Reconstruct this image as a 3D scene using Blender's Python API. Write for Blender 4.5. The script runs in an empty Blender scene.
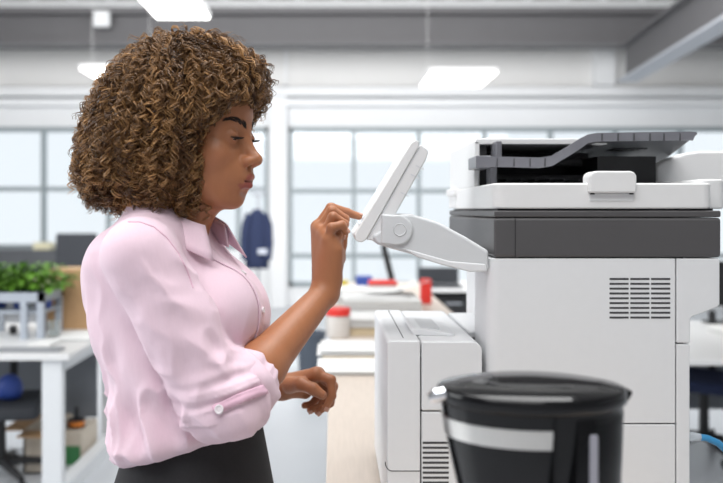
import bpy, bmesh, math, random
import numpy as np
from mathutils import Vector, Matrix
from mathutils.bvhtree import BVHTree

# ------------------------------------------------------------------ camera, world, light
scene = bpy.context.scene
COL = scene.collection
CAMZ = 1.45
FPX = 800.0            # focal length in pixels of the 723 px wide frame
VPX, VPY = 334.0, 210.0

cam_d = bpy.data.cameras.new('camera')
cam = bpy.data.objects.new('camera', cam_d)
COL.objects.link(cam)
cam.location = (0, 0, CAMZ)
cam.rotation_euler = (math.pi / 2, 0, 0)
cam_d.sensor_fit = 'HORIZONTAL'
cam_d.sensor_width = 36.0
cam_d.lens = FPX * 36.0 / 723.0
cam_d.shift_x = (361.5 - VPX) / 723.0
cam_d.shift_y = -(241.5 - VPY) / 723.0
cam_d.clip_start = 0.05
cam_d.clip_end = 120
cam_d.dof.use_dof = True
cam_d.dof.focus_distance = 1.37
cam_d.dof.aperture_fstop = 3.0
scene.camera = cam

scene.view_settings.view_transform = 'Standard'
scene.view_settings.look = 'None'
scene.view_settings.gamma = 1.0
scene.view_settings.use_curve_mapping = False
scene.view_settings.exposure = 0.0

world = bpy.data.worlds.new('daylight')
scene.world = world
world.use_nodes = True
bg = world.node_tree.nodes['Background']
bg.inputs['Color'].default_value = (0.93, 0.965, 1.0, 1)
bg.inputs['Strength'].default_value = 1.1


def area(name, loc, target, sx, sy, power, color=(1, 1, 1)):
    d = bpy.data.lights.new(name, 'AREA')
    d.shape = 'RECTANGLE'
    d.size, d.size_y = sx, sy
    d.energy = power
    d.color = color
    o = bpy.data.objects.new(name, d)
    COL.objects.link(o)
    o.location = loc
    o.rotation_euler = (Vector(target) - Vector(loc)).to_track_quat('-Z', 'Y').to_euler()
    return o


area('ceiling_light_over_copier', (0.3, 1.9, 4.2), (0.3, 1.9, 0), 2.6, 1.8, 108)
area('ceiling_light_front', (-0.6, -0.8, 4.2), (-0.4, 0.8, 0.8), 3.0, 2.0, 110)
area('fill_light_left', (-5.0, 1.9, 2.3), (0.0, 1.5, 1.2), 3.6, 2.6, 170, (0.95, 0.98, 1.0))  # added fill from the left; the left wall has no window
area('fill_light_back', (-0.5, 6.3, 4.3), (-0.5, 11.0, 1.2), 9, 4, 640)  # added unseen area light, tilted to brighten the back wall


# ------------------------------------------------------------------ helpers
def P(px, py, Y):
    """point at distance Y seen at photo pixel (px, py)"""
    return Vector(((px - VPX) * Y / FPX, Y, CAMZ + (VPY - py) * Y / FPX))


MATS = {}


def mat(name, col, rough=0.5, metal=0.0, spec=0.5, coat=0.0, emit=None, estr=0.0,
        trans=0.0, alpha=1.0, noise=0.04, nscale=60.0, bump=0.0, bscale=300.0, sss=0.0, stretch=None, sheen=0.0):
    if name in MATS:
        return MATS[name]
    m = bpy.data.materials.new(name)
    m.use_nodes = True
    nt = m.node_tree
    b = nt.nodes['Principled BSDF']
    b.inputs['Roughness'].default_value = rough
    b.inputs['Metallic'].default_value = metal
    b.inputs['Specular IOR Level'].default_value = spec
    b.inputs['Coat Weight'].default_value = coat
    b.inputs['Transmission Weight'].default_value = trans
    b.inputs['Alpha'].default_value = alpha
    if sheen:
        b.inputs['Sheen Weight'].default_value = sheen
        b.inputs['Sheen Roughness'].default_value = 0.5
    if sss:
        b.inputs['Subsurface Weight'].default_value = sss
        b.inputs['Subsurface Radius'].default_value = (0.012, 0.005, 0.003)
        b.inputs['Subsurface Scale'].default_value = 1.0
    tc = nt.nodes.new('ShaderNodeTexCoord')
    src = tc.outputs['Object']
    if stretch:
        mp = nt.nodes.new('ShaderNodeMapping')
        mp.inputs['Scale'].default_value = stretch
        nt.links.new(src, mp.inputs['Vector'])
        src = mp.outputs['Vector']
    if noise > 0:
        n = nt.nodes.new('ShaderNodeTexNoise')
        n.inputs['Scale'].default_value = nscale
        n.inputs['Detail'].default_value = 3
        nt.links.new(src, n.inputs['Vector'])
        r = nt.nodes.new('ShaderNodeMix')
        r.data_type = 'RGBA'
        r.inputs['A'].default_value = tuple(max(0, c * (1 - noise)) for c in col) + (1,)
        r.inputs['B'].default_value = tuple(min(1, c * (1 + noise)) for c in col) + (1,)
        nt.links.new(n.outputs['Fac'], r.inputs['Factor'])
        nt.links.new(r.outputs['Result'], b.inputs['Base Color'])
    else:
        b.inputs['Base Color'].default_value = tuple(col) + (1,)
    if bump:
        n2 = nt.nodes.new('ShaderNodeTexNoise')
        n2.inputs['Scale'].default_value = bscale
        nt.links.new(src, n2.inputs['Vector'])
        bp = nt.nodes.new('ShaderNodeBump')
        bp.inputs['Strength'].default_value = bump
        bp.inputs['Distance'].default_value = 0.001
        nt.links.new(n2.outputs['Fac'], bp.inputs['Height'])
        nt.links.new(bp.outputs['Normal'], b.inputs['Normal'])
    if emit:
        b.inputs['Emission Color'].default_value = tuple(emit) + (1,)
        b.inputs['Emission Strength'].default_value = estr
    MATS[name] = m
    return m


def link(name, me, m=None, parent=None, bevel=0.0, segs=3, smooth=True, sharp=35):
    o = bpy.data.objects.new(name, me)
    COL.objects.link(o)
    if m is not None and len(me.materials) == 0:
        me.materials.append(m)
    if smooth and len(me.polygons):
        me.polygons.foreach_set('use_smooth', [True] * len(me.polygons))
        if not bevel and sharp:
            me.set_sharp_from_angle(angle=math.radians(sharp))
    if bevel:
        bv = o.modifiers.new('bevel', 'BEVEL')
        bv.width = bevel
        bv.segments = segs
        bv.limit_method = 'ANGLE'
        bv.angle_limit = math.radians(35)
        bv.harden_normals = True
    if parent is not None:
        o.parent = parent
        w = Vector((0, 0, 0))
        p = parent
        while p is not None:
            w += p.location
            p = p.parent
        o.location = -w
    return o


def from_bm(name, bm, m, parent=None, **kw):
    bmesh.ops.recalc_face_normals(bm, faces=bm.faces[:])
    me = bpy.data.meshes.new(name)
    bm.to_mesh(me)
    bm.free()
    return link(name, me, m, parent, **kw)


def add_box(bm, x0, x1, y0, y1, z0, z1):
    v = [bm.verts.new(c) for c in ((x0, y0, z0), (x1, y0, z0), (x1, y1, z0), (x0, y1, z0),
                                   (x0, y0, z1), (x1, y0, z1), (x1, y1, z1), (x0, y1, z1))]
    for f in ((0, 3, 2, 1), (4, 5, 6, 7), (0, 1, 5, 4), (1, 2, 6, 5), (2, 3, 7, 6), (3, 0, 4, 7)):
        bm.faces.new([v[i] for i in f])


def box(name, x0, x1, y0, y1, z0, z1, m, parent=None, bevel=0.003, **kw):
    bm = bmesh.new()
    add_box(bm, x0, x1, y0, y1, z0, z1)
    return from_bm(name, bm, m, parent, bevel=bevel, **kw)


def boxes(name, lst, m, parent=None, bevel=0.0, **kw):
    bm = bmesh.new()
    for b in lst:
        add_box(bm, *b)
    return from_bm(name, bm, m, parent, bevel=bevel, **kw)


def add_prism(bm, pts, y0, y1):
    """closed XZ outline pushed along Y"""
    a = [bm.verts.new((x, y0, z)) for x, z in pts]
    b = [bm.verts.new((x, y1, z)) for x, z in pts]
    n = len(pts)
    bm.faces.new(a)
    bm.faces.new(b[::-1])
    for i in range(n):
        bm.faces.new((a[i], b[i], b[(i + 1) % n], a[(i + 1) % n]))


def prism(name, pts, y0, y1, m, parent=None, bevel=0.003, **kw):
    bm = bmesh.new()
    add_prism(bm, pts, y0, y1)
    return from_bm(name, bm, m, parent, bevel=bevel, **kw)


def pxprism(name, pix, Y, depth, m, parent=None, bevel=0.003, **kw):
    pts = []
    for x, y in pix:
        p = P(x, y, Y)
        pts.append((p.x, p.z))
    return prism(name, pts, Y, Y + depth, m, parent, bevel, **kw)


def add_lathe(bm, prof, cx, cy, n=48, ex=1.0, ey=1.0, a0=0.0, a1=2 * math.pi, close=True):
    full = abs(a1 - a0 - 2 * math.pi) < 1e-6
    rings = []
    cnt = n if full else n + 1
    for r, z in prof:
        rings.append([bm.verts.new((cx + r * ex * math.cos(a0 + (a1 - a0) * i / n), cy + r * ey * math.sin(a0 + (a1 - a0) * i / n), z))
                      for i in range(cnt)])
    for k in range(len(rings) - 1):
        for i in range(n):
            j = (i + 1) % cnt
            bm.faces.new((rings[k][i], rings[k][j], rings[k + 1][j], rings[k + 1][i]))
    if full and close:
        bm.faces.new(rings[0][::-1])
        bm.faces.new(rings[-1])


def lathe(name, prof, cx, cy, m, parent=None, n=48, **kw):
    bm = bmesh.new()
    lk = {k: kw.pop(k) for k in ('ex', 'ey', 'a0', 'a1', 'close') if k in kw}
    add_lathe(bm, prof, cx, cy, n, **lk)
    return from_bm(name, bm, m, parent, **kw)


def add_tube(bm, pts, r, n=10, cap=True):
    pts = [Vector(p) for p in pts]
    rs = r if isinstance(r, (list, tuple)) else [r] * len(pts)
    up = None
    rings = []
    for i, p in enumerate(pts):
        t = (pts[min(i + 1, len(pts) - 1)] - pts[max(i - 1, 0)]).normalized()
        if up is None:
            up = Vector((0, 0, 1)) if abs(t.z) < 0.9 else Vector((1, 0, 0))
        a = t.cross(up).normalized()
        b = a.cross(t).normalized()
        up = b
        rings.append([bm.verts.new(p + (a * math.cos(2 * math.pi * k / n) + b * math.sin(2 * math.pi * k / n)) * rs[i]) for k in range(n)])
    for i in range(len(rings) - 1):
        for k in range(n):
            bm.faces.new((rings[i][k], rings[i][(k + 1) % n], rings[i + 1][(k + 1) % n], rings[i + 1][k]))
    if cap:
        bm.faces.new(rings[0][::-1])
        bm.faces.new(rings[-1])


def tube(name, pts, r, m, parent=None, n=10, **kw):
    bm = bmesh.new()
    add_tube(bm, pts, r, n)
    return from_bm(name, bm, m, parent, **kw)


def tag(o, label, cat, group=None):
    o['label'] = label
    o['category'] = cat
    if group:
        o['group'] = group
    return o


def thing(name, label, cat, loc, group=None):
    o = bpy.data.objects.new(name, None)
    COL.objects.link(o)
    o.location = loc
    o.empty_display_size = 0.05
    return tag(o, label, cat, group)


def struct(o):
    o['kind'] = 'structure'
    return o


def copy_tree(o, parent=None):
    c = o.copy()
    COL.objects.link(c)
    if parent is not None:
        c.parent = parent
    for ch in list(o.children):
        copy_tree(ch, c)
    return c


def fast_mesh(name, V, Fq, Ft=None):
    """mesh from numpy verts and quads (and triangles)"""
    me = bpy.data.meshes.new(name)
    nq = len(Fq)
    ntr = 0 if Ft is None else len(Ft)
    me.vertices.add(len(V))
    me.vertices.foreach_set('co', np.asarray(V, dtype=np.float32).ravel())
    me.loops.add(nq * 4 + ntr * 3)
    idx = np.asarray(Fq, dtype=np.int32).ravel()
    st = np.arange(nq, dtype=np.int32) * 4
    if ntr:
        idx = np.concatenate([idx, np.asarray(Ft, dtype=np.int32).ravel()])
        st = np.concatenate([st, nq * 4 + np.arange(ntr, dtype=np.int32) * 3])
    me.loops.foreach_set('vertex_index', idx)
    me.polygons.add(nq + ntr)
    me.polygons.foreach_set('loop_start', st)
    me.update(calc_edges=True)
    me.validate()
    return me


# ---- signed distance sculpting on a rectilinear grid
def axis(*segs):
    out = []
    for a, b, s in segs:
        out.append(np.arange(a, b - s * 0.3, s))
    out.append(np.array([segs[-1][1]]))
    return np.concatenate(out).astype(np.float32)


class Sculpt:
    FAR = 0.08

    def __init__(self, xs, ys, zs):
        self.ax = (xs, ys, zs)
        self.F = np.full((len(xs), len(ys), len(zs)), self.FAR, dtype=np.float32)

    def region(self, lo, hi):
        sl = []
        for a, l, h in zip(self.ax, lo, hi):
            i0 = int(np.searchsorted(a, l))
            i1 = int(np.searchsorted(a, h))
            if i1 <= i0:
                return None
            sl.append(slice(i0, i1))
        xs, ys, zs = (a[s] for a, s in zip(self.ax, sl))
        return tuple(sl), xs[:, None, None], ys[None, :, None], zs[None, None, :]

    def apply(self, lo, hi, fn, k=0.0, sub=False, frame=None):
        mg = max(k, 0.012) + 0.012
        r = self.region([c - mg for c in lo], [c + mg for c in hi])
        if r is None:
            return
        sl, x, y, z = r
        if frame is not None:
            R, O = frame
            x0, y0, z0 = x - O[0], y - O[1], z - O[2]
            x, y, z = (R[0][i] * x0 + R[1][i] * y0 + R[2][i] * z0 for i in range(3))
        d = fn(x, y, z).astype(np.float32)
        f = self.F[sl]
        if sub:
            d = -d
            if k > 0:
                h = np.maximum(k - np.abs(f - d), 0) / k
                self.F[sl] = np.maximum(f, d) + h * h * k * 0.25
            else:
                self.F[sl] = np.maximum(f, d)
        else:
            if k > 0:
                h = np.maximum(k - np.abs(f - d), 0) / k
                self.F[sl] = np.minimum(f, d) - h * h * k * 0.25
            else:
                self.F[sl] = np.minimum(f, d)

    def cap(self, a, b, ra, rb=None, k=0.0, sub=False, frame=None, disp=None):
        rb = ra if rb is None else rb
        a, b = [float(c) for c in a], [float(c) for c in b]
        ba = [b[i] - a[i] for i in range(3)]
        L = sum(c * c for c in ba) + 1e-12

        def fn(x, y, z):
            h = np.clip(((x - a[0]) * ba[0] + (y - a[1]) * ba[1] + (z - a[2]) * ba[2]) / L, 0, 1)
            dx, dy, dz = x - a[0] - ba[0] * h, y - a[1] - ba[1] * h, z - a[2] - ba[2] * h
            d = np.sqrt(dx * dx + dy * dy + dz * dz) - (ra + (rb - ra) * h)
            if disp is not None:
                d = d + disp(x, y, z, h)
            return d
        rm = max(ra, rb)
        if frame is not None:
            R, O = frame
            A = [O[i] + sum(R[i][j] * a[j] for j in range(3)) for i in range(3)]
            B = [O[i] + sum(R[i][j] * b[j] for j in range(3)) for i in range(3)]
        else:
            A, B = a, b
        self.apply([min(A[i], B[i]) - rm for i in range(3)], [max(A[i], B[i]) + rm for i in range(3)], fn, k, sub, frame)

    def ell(self, c, r, k=0.0, sub=False, frame=None):
        def fn(x, y, z):
            lx, ly, lz = (x - c[0]), (y - c[1]), (z - c[2])
            k0 = np.sqrt((lx / r[0]) ** 2 + (ly / r[1]) ** 2 + (lz / r[2]) ** 2)
            k1 = np.sqrt((lx / r[0] ** 2) ** 2 + (ly / r[1] ** 2) ** 2 + (lz / r[2] ** 2) ** 2) + 1e-9
            return k0 * (k0 - 1) / k1
        if frame is not None:
            R, O = frame
            C = [O[i] + sum(R[i][j] * c[j] for j in range(3)) for i in range(3)]
            rm = [max(r)] * 3
        else:
            C, rm = c, r
        self.apply([C[i] - rm[i] for i in range(3)], [C[i] + rm[i] for i in range(3)], fn, k, sub, frame)

    def mesh(self):
        F = self.F
        xs, ys, zs = self.ax
        S = F < 0
        nx, ny, nz = (n - 1 for n in F.shape)
        cs = [(i, j, k) for i in (0, 1) for j in (0, 1) for k in (0, 1)]
        anyv = np.zeros((nx, ny, nz), bool)
        allv = np.ones((nx, ny, nz), bool)
        for i, j, k in cs:
            s = S[i:i + nx, j:j + ny, k:k + nz]
            anyv |= s
            allv &= s
        act = anyv & ~allv
        I, J, K = np.nonzero(act)
        n = len(I)
        val = {c: F[I + c[0], J + c[1], K + c[2]] for c in cs}
        acc = np.zeros((n, 3))
        cnt = np.zeros(n)
        for a in cs:
            for d in range(3):
                if a[d] == 0:
                    b = tuple(1 if q == d else a[q] for q in range(3))
                    va, vb = val[a], val[b]
                    cr = (va < 0) != (vb < 0)
                    den = np.where(cr, va - vb, 1.0)
                    t = np.where(cr, va / den, 0.0)
                    p = np.zeros((n, 3))
                    for q in range(3):
                        p[:, q] = a[q]
                    p[:, d] = t
                    acc += p * cr[:, None]
                    cnt += cr
        acc /= cnt[:, None]
        V = np.stack([xs[I] + acc[:, 0] * (xs[I + 1] - xs[I]), ys[J] + acc[:, 1] * (ys[J + 1] - ys[J]), zs[K] + acc[:, 2] * (zs[K + 1] - zs[K])], 1)
        idm = np.full((nx, ny, nz), -1, np.int32)
        idm[I, J, K] = np.arange(n)
        Q = []
        for d in range(3):
            u, w = [(1, 2), (2, 0), (0, 1)][d]
            sh = [nx + 1, ny + 1, nz + 1]
            sl0 = [slice(1, s - 1) for s in sh]
            sl1 = [slice(1, s - 1) for s in sh]
            sl0[d] = slice(0, sh[d] - 1)
            sl1[d] = slice(1, sh[d])
            s0, s1 = S[tuple(sl0)], S[tuple(sl1)]
            E = np.nonzero(s0 != s1)
            base = [E[q] + (0 if q == d else 1) for q in range(3)]
            inside = s0[E]

            def cell(du, dw):
                c = list(base)
                c[u] = c[u] - du
                c[w] = c[w] - dw
                return idm[c[0], c[1], c[2]]
            q = np.stack([cell(1, 1), cell(0, 1), cell(0, 0), cell(1, 0)], 1)
            q = np.where(inside[:, None], q, q[:, ::-1])
            Q.append(q)
        return V, np.concatenate(Q)


def vnoise(x, y, z, seed=0):
    """smooth value noise 0..1"""
    x, y, z = np.broadcast_arrays(x, y, z)
    xi, yi, zi = np.floor(x).astype(np.int64), np.floor(y).astype(np.int64), np.floor(z).astype(np.int64)
    fx, fy, fz = x - xi, y - yi, z - zi
    fx, fy, fz = (f * f * (3 - 2 * f) for f in (fx, fy, fz))

    def hsh(a, b, c):
        h = (a * 374761393 + b * 668265263 + c * 2147483647 + seed * 1274126177) & 0xffffffff
        h = ((h ^ (h >> 13)) * 1274126177) & 0xffffffff
        return ((h ^ (h >> 16)) & 0xffff) / 65535.0
    out = 0
    for i in (0, 1):
        for j in (0, 1):
            for k in (0, 1):
                w = (fx if i else 1 - fx) * (fy if j else 1 - fy) * (fz if k else 1 - fz)
                out = out + w * hsh(xi + i, yi + j, zi + k)
    return out


def smooth_mesh(V, Q, it=2, lam=0.5):
    for _ in range(it):
        acc = np.zeros_like(V)
        cnt = np.zeros(len(V))
        for a in range(4):
            for b in ((a + 1) % 4, (a + 3) % 4):
                np.add.at(acc, Q[:, a], V[Q[:, b]])
                np.add.at(cnt, Q[:, a], 1)
        V = V + lam * (acc / np.maximum(cnt, 1)[:, None] - V)
    return V


# ------------------------------------------------------------------ materials
M_white = mat('office_white_plastic', (0.785, 0.795, 0.81), 0.38, noise=0.015, bump=0.03, bscale=900)
M_white2 = mat('warm_white_plastic', (0.79, 0.79, 0.79), 0.4, noise=0.015)
M_arm = mat('pale_grey_plastic', (0.66, 0.675, 0.69), 0.4, noise=0.015)
M_band = mat('charcoal_plastic', (0.085, 0.082, 0.085), 0.42, noise=0.03)
M_dark = mat('black_plastic', (0.018, 0.018, 0.02), 0.5, noise=0.05)
M_slot = mat('vent_shadow_plastic', (0.06, 0.06, 0.065), 0.6, noise=0.05)
M_smoke = mat('smoked_translucent_plastic', (0.055, 0.056, 0.066), 0.45, noise=0.02, alpha=0.82)
M_lip = mat('grey_translucent_plastic', (0.21, 0.21, 0.235), 0.28, noise=0.03, alpha=0.85)
M_glossblack = mat('gloss_black_plastic', (0.006, 0.006, 0.007), 0.08, spec=0.38, coat=0.0, noise=0.0)
M_steel = mat('brushed_steel', (0.72, 0.70, 0.67), 0.3, metal=1.0, noise=0.08, nscale=20, stretch=(40, 40, 1))
M_chrome = mat('chrome', (0.85, 0.86, 0.9), 0.12, metal=1.0, noise=0.0)
M_screen = mat('touch_screen_glass', (0.55, 0.58, 0.62), 0.12, emit=(0.85, 0.92, 1.0), estr=0.25, noise=0.02)
M_wood = mat('pale_wood_laminate', (0.62, 0.54, 0.47), 0.45, noise=0.10, nscale=6, stretch=(22, 1.6, 4))
M_paper = mat('white_paper', (0.84, 0.84, 0.83), 0.8, noise=0.02)
M_manila = mat('manila_card', (0.60, 0.50, 0.34), 0.8, noise=0.06)
M_card = mat('cardboard', (0.55, 0.34, 0.18), 0.85, noise=0.07, nscale=25)
M_red = mat('red_plastic', (0.75, 0.04, 0.03), 0.4, noise=0.03)
M_yellow = mat('yellow_plastic', (0.75, 0.62, 0.10), 0.5, noise=0.03)
M_lime = mat('lime_plastic', (0.50, 0.62, 0.10), 0.5, noise=0.03)
M_blue = mat('blue_plastic', (0.03, 0.07, 0.32), 0.45, noise=0.06)
M_navy = mat('navy_fabric', (0.018, 0.028, 0.075), 0.9, noise=0.15, nscale=40)
M_chairblack = mat('black_chair_mesh', (0.03, 0.033, 0.04), 0.8, noise=0.1)
M_desk = mat('white_desk_laminate', (0.78, 0.78, 0.78), 0.4, noise=0.02)
M_frame = mat('white_desk_frame', (0.75, 0.77, 0.79), 0.35, noise=0.02)
M_leaf = mat('green_leaf', (0.15, 0.33, 0.04), 0.45, noise=0.45, nscale=9)
M_wall = mat('white_painted_wall', (0.84, 0.85, 0.86), 0.7, noise=0.02, nscale=3)
M_panel = mat('grey_upper_panel', (0.80, 0.795, 0.785), 0.7, noise=0.03, nscale=2)
M_ledge = mat('white_ledge', (0.86, 0.87, 0.88), 0.6, noise=0.02)
M_steelbeam = mat('grey_steel_beam', (0.135, 0.132, 0.138), 0.55, noise=0.05, nscale=4)
M_steellight = mat('pale_steel_flange', (0.46, 0.48, 0.52), 0.5, noise=0.04, nscale=4)
M_ceil = mat('corrugated_ceiling', (0.56, 0.55, 0.53), 0.7, noise=0.04, nscale=3)
M_floor = mat('grey_polished_floor', (0.54, 0.56, 0.59), 0.28, noise=0.06, nscale=1.5)
M_mull = mat('grey_green_window_frame', (0.30, 0.345, 0.365), 0.5, noise=0.03)
M_lamp = mat('lit_lamp_diffuser', (0.9, 0.9, 0.9), 0.5, emit=(1.0, 0.98, 0.95), estr=5.0, noise=0.0)
M_lampbody = mat('white_lamp_housing', (0.8, 0.8, 0.8), 0.4, noise=0.02)
M_clear = mat('frosted_jar_plastic', (0.72, 0.68, 0.64), 0.3, noise=0.05, alpha=0.85)

M_glass = bpy.data.materials.new('window_glass')
M_glass.use_nodes = True
_nt = M_glass.node_tree
_nt.nodes.clear()
_o = _nt.nodes.new('ShaderNodeOutputMaterial')
_t = _nt.nodes.new('ShaderNodeBsdfTransparent')
_t.inputs['Color'].default_value = (0.955, 0.975, 0.985, 1)
_g = _nt.nodes.new('ShaderNodeBsdfGlossy')
_g.inputs['Roughness'].default_value = 0.05
_x = _nt.nodes.new('ShaderNodeMixShader')
_x.inputs['Fac'].default_value = 0.04
_nt.links.new(_t.outputs[0], _x.inputs[1])
_nt.links.new(_g.outputs[0], _x.inputs[2])
_nt.links.new(_x.outputs[0], _o.inputs['Surface'])

# ------------------------------------------------------------------ the room
WY = 12.0
PXW = WY / FPX


def wx(px):
    return (px - VPX) * PXW


def wz(py):
    return CAMZ + (VPY - py) * PXW


RL, RR = -8.5, 8.5
CEIL = 4.6
struct(box('floor', RL, RR, -3.0, WY + 0.3, -0.1, 0.0, M_floor, bevel=0))
# corrugated roof deck
bm = bmesh.new()
pts = []
x = RL
while x < RR:
    pts += [(x, CEIL), (x + 0.30, CEIL), (x + 0.36, CEIL + 0.09), (x + 0.52, CEIL + 0.09), (x + 0.58, CEIL)]
    x += 0.58
pts += [(RR, CEIL), (RR, CEIL + 0.2), (RL, CEIL + 0.2)]
add_prism(bm, pts, -3.0, WY + 0.3)
struct(from_bm('ceiling', bm, M_ceil, smooth=False))
# back wall around the two glazed openings
LW = (RL + 0.3, wx(268), 0.86, wz(127))
RW = (wx(289), RR - 0.3, 0.30, wz(127))
bm = bmesh.new()
add_box(bm, RL, RR, WY, WY + 0.25, LW[3], CEIL)
add_box(bm, RL, LW[0], WY, WY + 0.25, 0, LW[3])
add_box(bm, LW[0], LW[1], WY, WY + 0.25, 0, LW[2])
add_box(bm, LW[1], RW[0], WY, WY + 0.25, 0, LW[3])
add_box(bm, RW[0], RW[1], WY, WY + 0.25, 0, RW[2])
add_box(bm, RW[1], RR, WY, WY + 0.25, 0, LW[3])
struct(from_bm('wall_back', bm, M_wall, smooth=False))
struct(box('wall_front', RL, RR, -3.2, -3.0, 0, CEIL, mat('grey_front_wall', (.42, .42, .43), .8, noise=.03), bevel=0))
struct(box('wall_left', RL - 0.2, RL, -3.0, WY + 0.25, 0, CEIL, M_wall, bevel=0))
struct(box('wall_right', RR, RR + 0.2, -3.0, WY + 0.25, 0, CEIL, M_wall, bevel=0))
struct(box('trim_1', RL, RR, WY - 0.10, WY, wz(87), wz(48), M_panel, bevel=0))
struct(box('trim_2', RL, RR, WY - 0.24, WY, wz(98), wz(89), M_ledge, bevel=0.01))
struct(box('trim_3', RL, RR, WY - 0.14, WY, wz(107), wz(100), M_ledge, bevel=0.01))
struct(box('trim_4', wx(271), wx(287), WY - 0.16, WY, 0, wz(89), M_ledge, bevel=0.01))
struct(boxes('trim_5', [(wx(a), wx(a + 3), WY - 0.16, WY - 0.10, wz(87), wz(48)) for a in (-2, 285, 589)], M_ledge, bevel=0))


def window(name, X0, X1, Z0, Z1, bars, rows):
    w = bpy.data.objects.new(name, None)
    COL.objects.link(w)
    w.location = (X0, WY, Z0)
    struct(w)
    t = 0.028
    L = [(X0, X1, WY - 0.02, WY + 0.10, Z1 - 0.07, Z1), (X0, X1, WY - 0.02, WY + 0.10, Z0, Z0 + 0.07),
         (X0, X0 + 0.05, WY - 0.02, WY + 0.10, Z0, Z1), (X1 - 0.05, X1, WY - 0.02, WY + 0.10, Z0, Z1)]
    boxes('window_frame', L, M_mull, w)
    for b in bars:
        box('mullion', b - t, b + t, WY - 0.015, WY + 0.09, Z0 + .07, Z1 - .07, M_mull, w, bevel=0)
    for r in rows:
        box('transom', X0 + 0.05, X1 - 0.05, WY - 0.012, WY + 0.085, r - 0.034, r + 0.034, M_mull, w, bevel=0)
    box('glass_pane', X0 + 0.04, X1 - 0.04, WY + 0.04, WY + 0.046, Z0 + 0.04, Z1 - 0.04, M_glass, w, bevel=0)


window('window_1', *LW, [wx(a) for a in (-152, -87, -22, 43, 108, 173, 238)], [wz(189)])
window('window_2', *RW, [wx(a) for a in (354, 419, 485, 551, 616, 681, 746, 811)], [wz(191), wz(256)])

# roof steel
struct(boxes('trim_6', [(RL, RR, 11.0, 11.05, CAMZ + (210 - 45) * 11 / FPX, CAMZ + (210 - 14) * 11 / FPX),
                        (RL, RR, 10.85, 11.2, CAMZ + (210 - 46.5) * 11 / FPX, CAMZ + (210 - 43) * 11 / FPX),
                        (RL, RR, 10.85, 11.2, CAMZ + (210 - 16) * 11 / FPX, CAMZ + (210 - 10) * 11 / FPX)], M_steelbeam))
struct(boxes('trim_7', [(wx(600) * .96, wx(620) * .96, 11.72, 11.9, wz(88), wz(46))], M_wall))


def beam_between(name, A, B, h, w, m, m2):
    A, B = Vector(A), Vector(B)
    d = (B - A).normalized()
    s = d.cross(Vector((0, 0, 1))).normalized()
    u = s.cross(d).normalized()
    bm = bmesh.new()

    def slab(o0, o1, s0, s1):
        v = []
        for p in (A, B):
            for a, b in ((o0, s0), (o1, s0), (o1, s1), (o0, s1)):
                v.append(bm.verts.new(p + u * a + s * b))
        for f in ((0, 1, 2, 3), (7, 6, 5, 4), (0, 4, 5, 1), (1, 5, 6, 2), (2, 6, 7, 3), (3, 7, 4, 0)):
            bm.faces.new([v[i] for i in f])
    slab(0, h, -0.02, 0.02)
    slab(h, h + 0.03, -w, w)
    o = from_bm(name, bm, m)
    bm = bmesh.new()
    slab(-0.03, 0, -w, w)
    f = from_bm('bottom_flange', bm, m2, o)
    return struct(o)


beam_between('trim_8', P(627, 80, 10.8), P(790, -16, 6.2), 0.42, 0.13, M_steelbeam, M_steellight)


# pendant LED panels
def pendant(label, X0, X1, Y0, Y1, Z, wires):
    t = thing('pendant_lamp', label, 'lamp', ((X0 + X1) / 2, (Y0 + Y1) / 2, Z), 'pendant lamps under the roof')
    box('housing', X0, X1, Y0, Y1, Z, Z + 0.05, M_lampbody, t, bevel=0.03)
    box('diffuser', X0 + .015, X1 - .015, Y0 + .015, Y1 - .015, Z - 0.012, Z + 0.003, M_lamp, t, bevel=0.005)
    for a, b in wires:
        tube('suspension_wire', [(a, b, Z + .05), (a, b, CEIL)], 0.002, M_lampbody, t, n=6)


pendant('lit white pendant lamp panel hanging above the copier', 1.04, 1.80, 8.75, 9.75, 2.96, [(1.06, 9.1)])
pendant('lit white pendant lamp panel half hidden by the curly hair', -2.80, -2.05, 8.75, 9.75, 3.00, [(-2.1, 9.1), (-2.75, 9.1)])
pendant('lit white pendant lamp panel cut by the top edge above the head', -1.46, -1.0, 5.9, 6.55, 3.02, [(-1.2, 6.2)])
t = box('ceiling_sensor', wx(94) * .9, wx(110) * .9, 10.75, 10.86, CAMZ + (210 - 27) * 10.8 / FPX, CAMZ + (210 - 11) * 10.8 / FPX, M_ledge, bevel=0.02)
tag(t, 'small white box fixed on the dark roof beam', 'sensor')

# ------------------------------------------------------------------ bench under the copier
CZ = 0.88
bench = thing('workbench', 'long pale wood workbench carrying the copier and the paper stacks', 'bench', (0.32, 3.5, 0))
box('bench_top', -0.017, 0.66, 0.55, 6.3, CZ - 0.04, CZ, M_wood, bench, bevel=0.002)
for lx in (0.02, 0.60):
    for ly in (0.62, 3.4, 6.2):
        box('leg', lx - .025, lx + .025, ly - .025, ly + .025, 0, CZ - .04, M_frame, bench, bevel=0.003)
box('apron', 0.03, 0.61, 0.62, 6.2, CZ - .11, CZ - .04, M_frame, bench, bevel=0.002)

# ------------------------------------------------------------------ the copier
YN = 1.43
U = YN / FPX


def cx(px):
    return (px - VPX) * U


def cz(py):
    return CAMZ + (VPY - py) * U


cop = thing('photocopier', 'large white office photocopier with charcoal scanner band and tilted control panel', 'photocopier', (cx(590), 1.7, CZ))
YB = 1.97


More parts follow.
